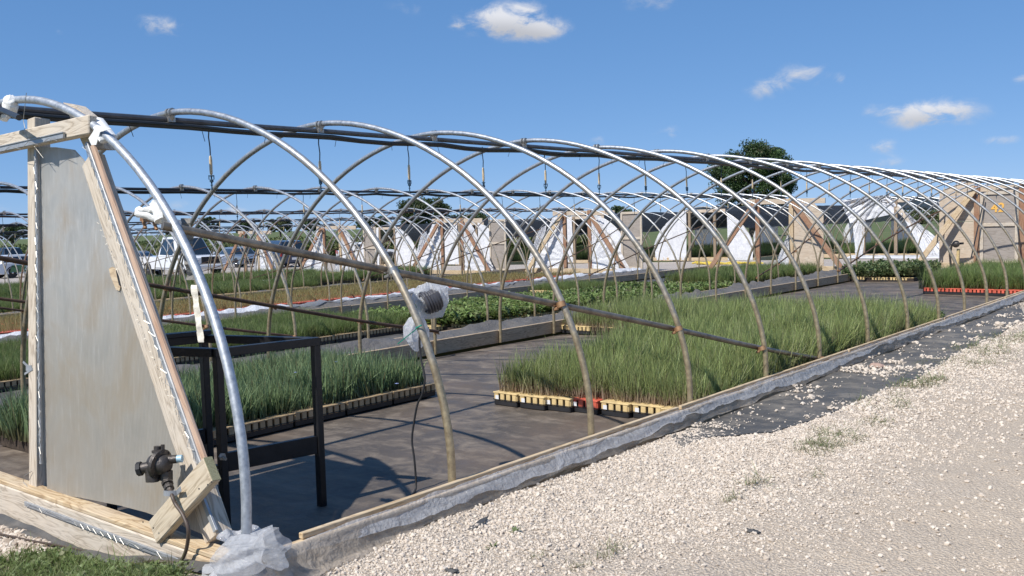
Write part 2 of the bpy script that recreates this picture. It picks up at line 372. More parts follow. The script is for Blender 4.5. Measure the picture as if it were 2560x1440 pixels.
GLASS = NT('tinted_glass').set(Base_Color=(.015, .022, .03), Roughness=.05, Metallic=.0, Coat_Weight=1.0).m
CHROME = NT('chrome').set(Base_Color=(.6, .6, .62), Roughness=.15, Metallic=1.0).m
RED = simple('red_lens', (.35, .02, .02), .3); LENS = simple('headlight_lens', (.6, .62, .65), .15, .2)
BLUEFLOWER = simple('pale_blue_petals', (.30, .36, .62), .6)
YELLOWHOSE = simple('yellow_hose', (.62, .47, .08), .55)

# ---------------------------------------------------------------- mesh helpers
COL = sc.collection
class MB:
    def __init__(s): s.v = []; s.f = []; s.mi = []; s.mats = []; s.cur = 0
    def mat(s, m):
        if m not in s.mats: s.mats.append(m)
        s.cur = s.mats.index(m); return s
    def add(s, vs, fs):
        o = len(s.v); s.v.extend([tuple(map(float, p)) for p in vs])
        for f in fs: s.f.append(tuple(i+o for i in f)); s.mi.append(s.cur)
        return s
    def box(s, c, size, R=None, bev=0):
        x, y, z = [q/2 for q in size]
        if bev:
            b = min(bev, x*.9, y*.9, z*.9); vs = []
            for sx in (-1, 1):
                for sy in (-1, 1):
                    for sz in (-1, 1):
                        vs += [(sx*x, sy*(y-b), sz*(z-b)), (sx*(x-b), sy*y, sz*(z-b)), (sx*(x-b), sy*(y-b), sz*z)]
            def ix(a, b_, c_, k): return ((a*2+b_)*2+c_)*3+k
            fs = []
            for a in (0, 1):
                q = [ix(a, 0, 0, 0), ix(a, 1, 0, 0), ix(a, 1, 1, 0), ix(a, 0, 1, 0)]; fs.append(q if a else q[::-1])
                q = [ix(0, a, 0, 1), ix(0, a, 1, 1), ix(1, a, 1, 1), ix(1, a, 0, 1)]; fs.append(q if a else q[::-1])
                q = [ix(0, 0, a, 2), ix(1, 0, a, 2), ix(1, 1, a, 2), ix(0, 1, a, 2)]; fs.append(q if a else q[::-1])
            for a in (0, 1):
                for b2 in (0, 1):
                    fs.append([ix(0, a, b2, 1), ix(1, a, b2, 1), ix(1, a, b2, 2), ix(0, a, b2, 2)])
                    fs.append([ix(a, 0, b2, 0), ix(a, 1, b2, 0), ix(a, 1, b2, 2), ix(a, 0, b2, 2)])
                    fs.append([ix(a, b2, 0, 0), ix(a, b2, 1, 0), ix(a, b2, 1, 1), ix(a, b2, 0, 1)])
                    for c2 in (0, 1): fs.append([ix(a, b2, c2, 0), ix(a, b2, c2, 1), ix(a, b2, c2, 2)])
        else:
            vs = [(sx*x, sy*y, sz*z) for sx in (-1, 1) for sy in (-1, 1) for sz in (-1, 1)]
            fs = [(0, 1, 3, 2), (4, 6, 7, 5), (0, 4, 5, 1), (2, 3, 7, 6), (0, 2, 6, 4), (1, 5, 7, 3)]
        out = []
        for p in vs:
            p = Vector(p)
            if R is not None: p = R @ p
            out.append(p+Vector(c))
        return s.add(out, fs)
    def bar(s, a, b, wd, th, side=None, bev=0):
        a = Vector(a); b = Vector(b); d = b-a; L = d.length; x = d.normalized()
        sd = Vector(side) if side is not None else (Vector((0, 0, 1)) if abs(x.z) < .9 else Vector((0, 1, 0)))
        z = (sd-x*sd.dot(x)).normalized(); y = z.cross(x)
        return s.box((a+b)/2, (L, wd, th), Matrix((x, y, z)).transposed(), bev)
    def tube(s, pts, r, seg=10, caps=True, flat=1.0):
        P = [Vector(p) for p in pts]; n = len(P); rs = r if hasattr(r, '__len__') else [r]*n
        T = [(P[min(i+1, n-1)]-P[max(i-1, 0)]).normalized() for i in range(n)]
        up = Vector((0, 0, 1)) if abs(T[0].z) < .9 else Vector((1, 0, 0)); N = (up-T[0]*up.dot(T[0])).normalized()
        vs = []
        for i in range(n):
            N = (N-T[i]*N.dot(T[i])).normalized(); B = T[i].cross(N)
            for k in range(seg):
                a = 2*math.pi*k/seg; vs.append(P[i]+(N*math.cos(a)*flat+B*math.sin(a))*rs[i])
        fs = [(i*seg+k, i*seg+(k+1) % seg, (i+1)*seg+(k+1) % seg, (i+1)*seg+k) for i in range(n-1) for k in range(seg)]
        if caps: fs += [tuple(range(seg))[::-1], tuple((n-1)*seg+k for k in range(seg))]
        return s.add(vs, fs)
    def lathe(s, prof, o, axis, seg=16):
        """prof: (distance along axis, radius)"""
        ax = Vector(axis).normalized(); u = ax.orthogonal().normalized(); v = ax.cross(u); o = Vector(o)
        vs = [o+ax*d+(u*math.cos(2*math.pi*k/seg)+v*math.sin(2*math.pi*k/seg))*r for d, r in prof for k in range(seg)]
        n = len(prof); fs = [(i*seg+k, i*seg+(k+1) % seg, (i+1)*seg+(k+1) % seg, (i+1)*seg+k) for i in range(n-1) for k in range(seg)]
        fs += [tuple(range(seg))[::-1], tuple((n-1)*seg+k for k in range(seg))]
        return s.add(vs, fs)
    def prism(s, poly, d):
        """poly: 3D points in order; extruded by vector d"""
        n = len(poly); d = Vector(d); a = [Vector(p) for p in poly]; b = [p+d for p in a]
        fs = [tuple(range(n)), tuple(range(n, 2*n))[::-1]]+[(i, i+n, (i+1) % n+n, (i+1) % n) for i in range(n)]
        return s.add(a+b, fs)
    def mesh(s, name, smooth=False):
        me = bpy.data.meshes.new(name); me.from_pydata(s.v, [], s.f)
        for m in s.mats: me.materials.append(m)
        if s.mats: me.polygons.foreach_set('material_index', s.mi)
        if smooth:
            me.polygons.foreach_set('use_smooth', [True]*len(me.polygons))
            try: me.set_sharp_from_angle(angle=math.radians(42))
            except Exception: pass
        me.update(); return me

def tag(o, label=None, cat=None, group=None, kind=None):
    if label: o['label'] = label
    if cat: o['category'] = cat
    if group: o['group'] = group
    if kind: o['kind'] = kind
    return o
def empty(name, loc, label, cat, group=None):
    o = bpy.data.objects.new(name, None); o.empty_display_size = .2; COL.objects.link(o); o.location = loc
    return tag(o, label, cat, group)
BASES = {}
def wpos(o):
    p = Vector(o.location)
    return p+wpos(o.parent) if o.parent else p
def put(name, me, parent=None, loc=(0, 0, 0), R=None, world=True):
    """link a mesh; loc is a world position (no parent here is ever rotated)"""
    o = bpy.data.objects.new(name, me); COL.objects.link(o)
    if parent is not None:
        o.parent = parent; loc = Vector(loc)-wpos(parent)
    M = (R.to_4x4() if R is not None else Matrix.Identity(4)); M.translation = Vector(loc)
    o.matrix_basis = M
    return o
def build(mb, name, parent=None, smooth=False):
    """vertices are world positions; origin is moved to the middle of the mesh"""
    c = np.mean(np.array(mb.v), 0); mb.v = [tuple(np.array(p)-c) for p in mb.v]
    if parent is None or parent.type == 'EMPTY' or True:
        return put(name, mb.mesh(name, smooth), parent, c)
def board(name, a, b, wd, th, side, mat_, parent=None, bev=.004, cut=None):
    """a timber from a to b; its local X runs along the grain. side = direction of thickness"""
    a = Vector(a); b = Vector(b); d = b-a; L = d.length; x = d.normalized()
    sd = Vector(side); z = (sd-x*sd.dot(x)).normalized(); y = z.cross(x)
    mb = MB().mat(mat_); mb.box((0, 0, 0), (L, wd, th), None, bev)
    return put(name, mb.mesh(name), parent, (a+b)/2, Matrix((x, y, z)).transposed())
def text_obj(name, cu):
    t = bpy.data.objects.new('text_curve', cu); COL.objects.link(t); bpy.context.view_layer.update()
    me = bpy.data.meshes.new_from_object(t.evaluated_get(bpy.context.evaluated_depsgraph_get())); bpy.data.objects.remove(t)
    o = bpy.data.objects.new(name, me); COL.objects.link(o); return o
def copy_tree(o, parent=None):
    c = o.copy(); COL.objects.link(c); c.parent = parent
    for ch in o.children: copy_tree(ch, c)
    return c
def np_mesh(name, V, Fq, mats, smooth=False, attrs=None):
    me = bpy.data.meshes.new(name); V = np.asarray(V, np.float32); Fq = np.asarray(Fq, np.int32)
    me.vertices.add(len(V)); me.vertices.foreach_set('co', V.ravel())
    k = Fq.shape[1]; me.loops.add(Fq.size); me.loops.foreach_set('vertex_index', Fq.ravel())
    me.polygons.add(len(Fq)); me.polygons.foreach_set('loop_start', np.arange(0, Fq.size, k, dtype=np.int32))
    if smooth: me.polygons.foreach_set('use_smooth', np.ones(len(Fq), bool))
    for m in mats: me.materials.append(m)
    for nm, arr in (attrs or {}).items():
        a = me.attributes.new(nm, 'FLOAT', 'POINT'); a.data.foreach_set('value', np.asarray(arr, np.float32))
    me.update(calc_edges=True); return me
def grid_mesh(name, X, Y, Z, mats, smooth=True):
    n, m = X.shape; V = np.stack([X, Y, Z], -1).reshape(-1, 3)
    i = np.arange(n-1)[:, None]*m+np.arange(m-1)[None, :]
    return np_mesh(name, V, np.stack([i, i+1, i+m+1, i+m], -1).reshape(-1, 4), mats, smooth)

# scatter: instances on a point mesh
PROTO = {}
def proto_coll(key, meshes):
    c = bpy.data.collections.new('proto_'+key)
    for i, me in enumerate(meshes):
        o = bpy.data.objects.new('proto_%s_%02d' % (key, i), me); c.objects.link(o)
    PROTO[key] = (c, len(meshes)); return c
def scatter(name, pts, key, scl, tilt=.1, parent=None):
    c, n = PROTO[key]; pts = np.asarray(pts, np.float32); N = len(pts)
    ctr = pts.mean(0); me = bpy.data.meshes.new(name); me.vertices.add(N); me.vertices.foreach_set('co', (pts-ctr).ravel())
    rot = np.stack([rng.normal(0, tilt, N), rng.normal(0, tilt, N), rng.uniform(0, 6.283, N)], -1).astype(np.float32)
    a = me.attributes.new('rot', 'FLOAT_VECTOR', 'POINT'); a.data.foreach_set('vector', rot.ravel())
    a = me.attributes.new('scl', 'FLOAT', 'POINT'); a.data.foreach_set('value', (np.asarray(scl)*np.ones(N)).astype(np.float32))
    a = me.attributes.new('idx', 'INT', 'POINT'); a.data.foreach_set('value', rng.integers(0, n, N).astype(np.int32))
    o = bpy.data.objects.new(name, me); COL.objects.link(o)
    if parent is not None: o.parent = parent; o.location = Vector(ctr.tolist())-wpos(parent)
    else: o.location = ctr.tolist()
    g = bpy.data.node_groups.new('scatter_'+name, 'GeometryNodeTree')
    g.interface.new_socket('Geometry', in_out='INPUT', socket_type='NodeSocketGeometry'); g.interface.new_socket('Geometry', in_out='OUTPUT', socket_type='NodeSocketGeometry')
    N_, L_ = g.nodes, g.links
    gi = N_.new('NodeGroupInput'); go = N_.new('NodeGroupOutput'); iop = N_.new('GeometryNodeInstanceOnPoints'); ci = N_.new('GeometryNodeCollectionInfo')
    ci.inputs['Collection'].default_value = c; ci.inputs['Separate Children'].default_value = True; ci.inputs['Reset Children'].default_value = True
    def at(nm, ty):
        x = N_.new('GeometryNodeInputNamedAttribute'); x.data_type = ty; x.inputs['Name'].default_value = nm; return x.outputs[0]
    L_.new(gi.outputs[0], iop.inputs['Points']); L_.new(ci.outputs[0], iop.inputs['Instance']); iop.inputs['Pick Instance'].default_value = True
    L_.new(at('idx', 'INT'), iop.inputs['Instance Index']); L_.new(at('rot', 'FLOAT_VECTOR'), iop.inputs['Rotation']); L_.new(at('scl', 'FLOAT'), iop.inputs['Scale'])
    L_.new(iop.outputs[0], go.inputs[0])
    md = o.modifiers.new('scatter', 'NODES'); md.node_group = g
    return o

def clump(nb, h, hv, spread, bw, lean, mat_, seed, droop=.5):
    r = np.random.default_rng(seed); V = []; Fc = []; tip = []; tint = []
    for b in range(nb):
        a = r.uniform(0, 6.283); rad = spread*math.sqrt(r.uniform()); bx, by = rad*math.cos(a), rad*math.sin(a)
        hh = h*(1+r.uniform(-hv, hv)); d = r.uniform(0, 6.283); ln = abs(r.normal(0, lean))*hh
        dx, dy = math.cos(d), math.sin(d); fa = r.uniform(0, 6.283); wx, wy = math.cos(fa)*bw/2, math.sin(fa)*bw/2; ti = r.uniform()
        o = len(V); K = 3
        for k in range(K+1):
            t = k/K; w_ = (1-.15*t if k < K-1 else (.62 if k < K else .06)); off = ln*(t**1.8); zz = hh*(t-droop*.25*(ln/hh)*t*t)
            V += [(bx+dx*off-wx*w_, by+dy*off-wy*w_, zz), (bx+dx*off+wx*w_, by+dy*off+wy*w_, zz)]; tip += [t, t]; tint += [ti, ti]
        for k in range(K): Fc.append((o+2*k, o+2*k+1, o+2*k+3, o+2*k+2))
    return np_mesh('clump', V, Fc, [mat_], True, {'tip': tip, 'tint': tint})
def leafy(nl, h, spread, ls, mat_, seed, upright=.4):
    """a bushy seedling: stems with small leaves"""
    r = np.random.default_rng(seed); V = []; Fc = []; tip = []; tint = []
    for b in range(nl):
        a = r.uniform(0, 6.283); rad = spread*math.sqrt(r.uniform()); z = h*(r.uniform(.15, 1)**.7)*(1-.35*(rad/spread)**2)
        c = np.array([rad*math.cos(a), rad*math.sin(a), z]); d = r.uniform(0, 6.283); el = r.normal(upright, .45)
        u = np.array([math.cos(d)*math.cos(el), math.sin(d)*math.cos(el), math.sin(el)]); w_ = np.cross(u, [0, 0, 1]); w_ /= np.linalg.norm(w_)+1e-6
        L = ls*r.uniform(.6, 1.3); ww = L*.33; o = len(V); ti = r.uniform()
        nn = np.cross(w_, u)
        V += [tuple(c), tuple(c+u*L*.5+w_*ww+nn*L*.08), tuple(c+u*L-nn*L*.1), tuple(c+u*L*.5-w_*ww+nn*L*.08)]
        t = z/h; tip += [t*.8, t, t, t]; tint += [ti]*4; Fc.append((o, o+1, o+2, o+3))
    return np_mesh('leafy', V, Fc, [mat_], False, {'tip': tip, 'tint': tint})
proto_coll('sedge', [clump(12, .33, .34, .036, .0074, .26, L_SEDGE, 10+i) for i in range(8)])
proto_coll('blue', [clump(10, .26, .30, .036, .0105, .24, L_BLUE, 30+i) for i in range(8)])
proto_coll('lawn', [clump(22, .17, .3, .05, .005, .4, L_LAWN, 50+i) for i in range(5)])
proto_coll('tall', [clump(20, .26, .3, .05, .007, .4, L_LAWN, 70+i) for i in range(5)])
proto_coll('herb', [leafy(60, .24, .055, .05, L_HERB, 90+i, .9) for i in range(5)])
proto_coll('pars', [leafy(46, .17, .065, .055, L_PARS, 110+i, .3) for i in range(5)])
proto_coll('broad', [leafy(26, .11, .065, .06, L_PARS, 130+i, .2) for i in range(5)])
proto_coll('red', [clump(7, .10, .5, .05, .005, .5, L_RED, 150+i) for i in range(6)])
proto_coll('weed', [clump(9, .038, .6, .055, .0035, 1.5, L_WEED, 170+i) for i in range(5)])
proto_coll('crop', [leafy(34, 1.2, .5, .5, L_CROP, 190+i, .9) for i in range(4)])
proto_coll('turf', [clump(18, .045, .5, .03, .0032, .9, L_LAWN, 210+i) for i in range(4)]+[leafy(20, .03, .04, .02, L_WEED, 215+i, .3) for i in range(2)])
def stone(seed, mat_, flat=.7):
    r = np.random.default_rng(seed)
    import bmesh
    bm = bmesh.new(); bmesh.ops.create_icosphere(bm, subdivisions=1, radius=.5)
    V = []; 
    sx, sy, sz = r.uniform(.75, 1.2), r.uniform(.75, 1.1), flat*r.uniform(.7, 1.1)
    for v in bm.verts:
        k = r.uniform(.72, 1.15); v.co = Vector((v.co.x*sx*k, v.co.y*sy*k, v.co.z*sz*k))
    me = bpy.data.meshes.new('stone'); bm.to_mesh(me); bm.free(); me.materials.append(mat_)
    a = me.attributes.new('tint', 'FLOAT', 'POINT'); a.data.foreach_set('value', [float(r.uniform())]*len(me.vertices)); return me
proto_coll('chip', [stone(i, STONE) for i in range(10)]); proto_coll('tanchip', [stone(40+i, STONE_TAN) for i in range(8)])

# ---------------------------------------------------------------- the land
def land():
    a = np.concatenate([-np.geomspace(1400, 66, 16), np.arange(-62, 2.0, 2.0), np.arange(2.0, 3.0, .1), np.arange(3, 20, 1.0), np.geomspace(20, 900, 12)])
    b = np.concatenate([-np.geomspace(300, 12, 8), np.arange(-10, 60, 2.0), np.geomspace(62, 1600, 18)])
    X, Y = np.meshgrid(a, b, indexing='ij'); Z = .02*np.clip(X, -62, 0)-.06
    tag(put('ground', grid_mesh('ground', X, Y, Z, [LAND])), kind='structure', label='grassy farmland stretching to the horizon')
land()
# gravel apron right of the nearest frame, and in front of its near end
def gravel():
    xs = np.concatenate([np.arange(2.44, 7.2, .035), np.arange(7.2, 40, 1.0)]); ys = np.concatenate([np.arange(-3.0, 12, .035), np.arange(12, 40, .4)])
    X, Y = np.meshgrid(xs, ys, indexing='ij')
    Z = gz_np(X, Y)+.006+.022*fbm(X*1.3, Y*1.3, 5)+.011*fbm(X*9, Y*9, 9)
    tag(put('gravel_road', grid_mesh('gravel_road', X, Y, Z, [GRAVEL])), kind='structure', label='pale limestone gravel road beside the nearest hoop frame')
    xs = np.arange(-6, 2.44, .05); ys = np.arange(-3.0, .02, .05); X, Y = np.meshgrid(xs, ys, indexing='ij')
    Z = gz_np(X, Y)-.012+.02*fbm(X*1.3, Y*1.3, 6)+.012*fbm(X*9, Y*9, 9)
    tag(put('gravel_path', grid_mesh('gravel_path', X, Y, Z, [GRAVEL])), kind='structure', label='gravel path in front of the nearest frame')
gravel()
def gravel_z(X, Y): return gz_np(X, Y)+.006+.022*fbm(X*1.3, Y*1.3, 5)+.011*fbm(X*9, Y*9, 9)
def in_view(P, m=.18):
    d = P-CAM; z = d@FW; x = d@RT/z*F_PX/1280; y = d@UP/z*F_PX/720
    return (z > .2) & (abs(x) < 1+m) & (abs(y) < 1+m)
# strip of black weed fabric outside the baseboard, stones washed over it
FAB = [(1640, 1118, 1700, 1122), (1760, 1050, 1765, 1098), (1900, 985, 1925, 1085), (2050, 925, 2085, 1035), (2200, 868, 2290, 950), (2330, 820, 2400, 885), (2460, 772, 2520, 828), (2530, 745, 2570, 800)]
def strip():
    A = np.array([at_ground(a, b)[:2] for a, b, c, d in FAB]); B = np.array([at_ground(c, d)[:2] for a, b, c, d in FAB])
    k = np.linspace(0, len(A)-1, 240); i = np.arange(len(A)); m = 22
    L = np.stack([np.interp(k, i, A[:, 0]), np.interp(k, i, A[:, 1])], -1); R = np.stack([np.interp(k, i, B[:, 0]), np.interp(k, i, B[:, 1])], -1)
    R[:, 0] += .05*fbm(k*.9, k*0, 3)
    t = np.linspace(0, 1, m)[None, :, None]; P = L[:, None]*(1-t)+R[:, None]*t
    X, Y = P[..., 0], P[..., 1]; Z = gravel_z(X, Y)+.006+.010*fbm(X*3, Y*1.5, 8)
    tag(put('weed_fabric_strip', grid_mesh('weed_fabric_strip', X, Y, Z, [FABRIC3])), 'strip of torn black weed fabric on the gravel along the film covered board', 'ground fabric')
    return A, B
fabA, fabB = strip()
def on_fabric(x, y):
    o = np.argsort(fabA[:, 1]); a = np.interp(y, fabA[o, 1], fabA[o, 0]); o = np.argsort(fabB[:, 1]); b = np.interp(y, fabB[o, 1], fabB[o, 0])
    return (y > fabA[0, 1]) & (x > a-.02) & (x < b-.02)
def chips():
    allp = []; alls = []
    for (n, x0, x1, y0, y1, s0, s1) in ((190000, 2.5, 6.0, -1.2, 4.2, .006, .0135), (70000, 2.5, 6.5, 4.2, 9, .010, .020), (30000, 2.5, 6.5, 9, 18, .015, .028)):
        x = rng.uniform(x0, x1, n); y = rng.uniform(y0, y1, n)
        dens = .66+.9*fbm(x*1.1, y*1.1, 21)+.5*np.exp(-((x-2.9)/.5)**2)-.62*np.clip((x-3.2)/1.2, 0, 1)+.35*fbm(x*3.1, y*2.2, 23)
        tr_ = np.exp(-((x-4.35-.05*y)/.22)**2)+np.exp(-((x-5.75-.05*y)/.25)**2); dens = dens*(1-.8*tr_)
        keep = rng.uniform(0, 1, n) < dens
        f = on_fabric(x, y); keep &= (~f) | (rng.uniform(0, 1, n) < .016+.34*(fbm(x*4, y*4, 31) > .24)+.4*(fbm(x*2.3, y*1.6, 37) > .42))
        keep &= (x > 2.53+.03*fbm(y*2, y*0, 2)+.06*np.exp(-(y/.55)**2))
        P = np.stack([x, y, gravel_z(x, y)], -1)[keep]; P = P[in_view(P)]
        s = rng.lognormal(-.12, .5, len(P))*(s0+s1)/2; s = np.clip(s, s0*.6, s1*2.2)*(1-.3*np.clip((P[:, 0]-3.2)/1.2, 0, 1))
        f = on_fabric(P[:, 0], P[:, 1]); s[f] *= rng.uniform(.7, 1.5, int(f.sum())); P[f, 2] += .012
        P[:, 2] += s*.12; allp.append(P); alls.append(s)
    n = 2600; x = rng.uniform(2.75, 6.3, n); y = rng.uniform(-1, 9, n); P = np.stack([x, y, gravel_z(x, y)+.004], -1); P = P[~on_fabric(x, y)]
    allp.append(P); alls.append(rng.uniform(.016, .034, len(P)))
    o = scatter('gravel_stones', np.concatenate(allp), 'chip', np.concatenate(alls), .5)
    tag(o, 'loose pale limestone chips over the gravel road', 'gravel', kind='stuff')
    n = 16000; x = rng.uniform(-1.4, 1.9, n); y = rng.uniform(-1.6, -.02, n); P = np.stack([x, y, gz_np(x, y)+.0+.02*fbm(x*1.3, y*1.3, 6)], -1)
    k = (P[:, 1] < -.035-.05*(x > .8)); P = P[k]; P = P[in_view(P, .3)]
    o = scatter('tan_stones', P, 'tanchip', np.clip(rng.lognormal(0, .3, len(P))*.03, .015, .06), .5)
    tag(o, 'heap of coarse tan stones in front of the end board', 'gravel', kind='stuff')
chips()
# gravel lanes beyond the frames and the parking area
def flat(name, x0, x1, y0, y1, mat_, dz, label, amp=.01, step=.5, seed=1):
    xs = np.arange(x0, x1+step, step); ys = np.arange(y0, y1+step, step); X, Y = np.meshgrid(xs, ys, indexing='ij')
    Z = gz_np(X, Y)+dz+amp*fbm(X*1.5, Y*1.5, seed)
    return tag(put(name, grid_mesh(name, X, Y, Z, [mat_])), label, kind='structure')
flat('gravel_lane', -70, 30, 25.95, 34.2, GRAVEL_FAR, .0, 'pinkish gravel lane behind the row of hoop frames', .02)
flat('parking_area', -90, -36.2, 8, 25.9, GRAVEL_FAR, .0, 'gravel parking area', .02, 1)
flat('parking_lot', -95, -36.2, 34.3, 60, GRAVEL_FAR, .004, 'gravel parking area behind the lane', .02, 1)

# ---------------------------------------------------------------- hoop frames
HA, HB, HN, HZ0, SP = 2.403, 1.976, 1.87, .366, 1.22
def hoop_pts(n=44, sx=1.0):
    P = [(HA*sx, 0, 0), (HA*sx, 0, .2)]
    for i in range(n+1):
        t = math.pi*i/n; c, s_ = math.cos(t), math.sin(t)
        P.append((HA*sx*math.copysign(abs(c)**(2/HN), c), 0, HZ0+HB*abs(s_)**(2/HN)))
    P += [(-HA*sx, 0, .2), (-HA*sx, 0, 0)]; return P
def hoop_x(z):
    if z <= HZ0: return HA
    return HA*(max(0, 1-((z-HZ0)/HB)**HN))**(1/HN)
def hoop_mesh(r, mat_, seg=12, n=44, sx=1.0): return MB().mat(mat_).tube(hoop_pts(n, sx), r, seg).mesh('hoop', True)
HOOP_A = hoop_mesh(.0215, GALV, 14, 60, .975); HOOP_B = hoop_mesh(.0205, GALV_TAN, 14, 56); HOOP_C = hoop_mesh(.019, GALV_TAN, 8, 36)
def clamp_mesh(mat_, seg=10):
    m = MB().mat(mat_)
    m.tube([(.002, 0, -.016), (-.002, 0, .016)], .0265, seg); m.box((-.034, 0, .0), (.028, .008, .028)); m.tube([(-.038, -.03, 0), (-.038, .03, 0)], .0045, 6); m.tube([(-.038, .016, 0), (-.038, .026, 0)], .009, 6); m.tube([(-.02, -.018, -.02), (-.05, -.018, -.02)], .010, 6)
    return m.mesh('clamp', True)
CL_R = clamp_mesh(CLAMP_RUST); CL_Z = clamp_mesh(CLAMP)
def ridge_clamp_mesh():
    m = MB().mat(CLAMP)
    for dx in (.0, .035): m.tube([(dx-.008, 0, 0), (dx+.008, 0, 0)], .03, 10)
    m.tube([(.018, -.0, -.06), (.018, 0, -.02)], [.014, .028], 8); m.box((.018, 0, -.045), (.03, .05, .03)); return m.mesh('ridge_clamp', True)
RCL = ridge_clamp_mesh()
ORD = ['first', 'second', 'third', 'fourth', 'fifth', 'sixth', 'seventh', 'eighth', 'ninth', 'tenth', 'eleventh', 'twelfth', 'thirteenth', 'fourteenth', 'fifteenth', 'sixteenth', 'seventeenth', 'eighteenth', 'nineteenth', 'twentieth', 'twenty first', 'twenty second', 'twenty third', 'twenty fourth', 'twenty fifth', 'twenty sixth']
NTH = {0: 'nearest', 1: 'second', 2: 'third', 3: 'fourth', 4: 'fifth', 5: 'sixth'}
CX = [0, -6.35, -13.85, -20.0, -27.4, -33.5]; YOFF = [0, .3, .1, .5, .2, .6]; LEN = 25.7
HOUSE = []
def white_sheet(poly, rows, cols, seed, amp, fan=None):
    """a taut wrinkled film between four corners (bl, br, tr, tl)"""
    bl, br, tr, tl = [np.array(p, float) for p in poly]
    u = np.linspace(0, 1, cols); v = np.linspace(0, 1, rows); U, V = np.meshgrid(u, v, indexing='ij')
    P = (bl*(1-U[..., None])+br*U[..., None])*(1-V[..., None])+(tl*(1-U[..., None])+tr*U[..., None])*V[..., None]
    ang = np.arctan2(V-(fan or (.9, 1.1))[1], U-(fan or (.9, 1.1))[0]); w_ = amp*.9*(vnoise(ang*34+seed, V*1.2, seed)-.5)*2+amp*.35*fbm(U*3, V*3, seed)
    P[..., 1] += w_; return P[..., 0], P[..., 1], P[..., 2]
def sheet_obj(name, poly, mat_, parent, seed, amp=.05, rows=44, cols=44, fan=None):
    X, Y, Z = white_sheet(poly, rows, cols, seed, amp, fan); c = (X.mean(), Y.mean(), Z.mean())
    return put(name, grid_mesh(name, X-c[0], Y-c[1], Z-c[2], [mat_]), parent, c)
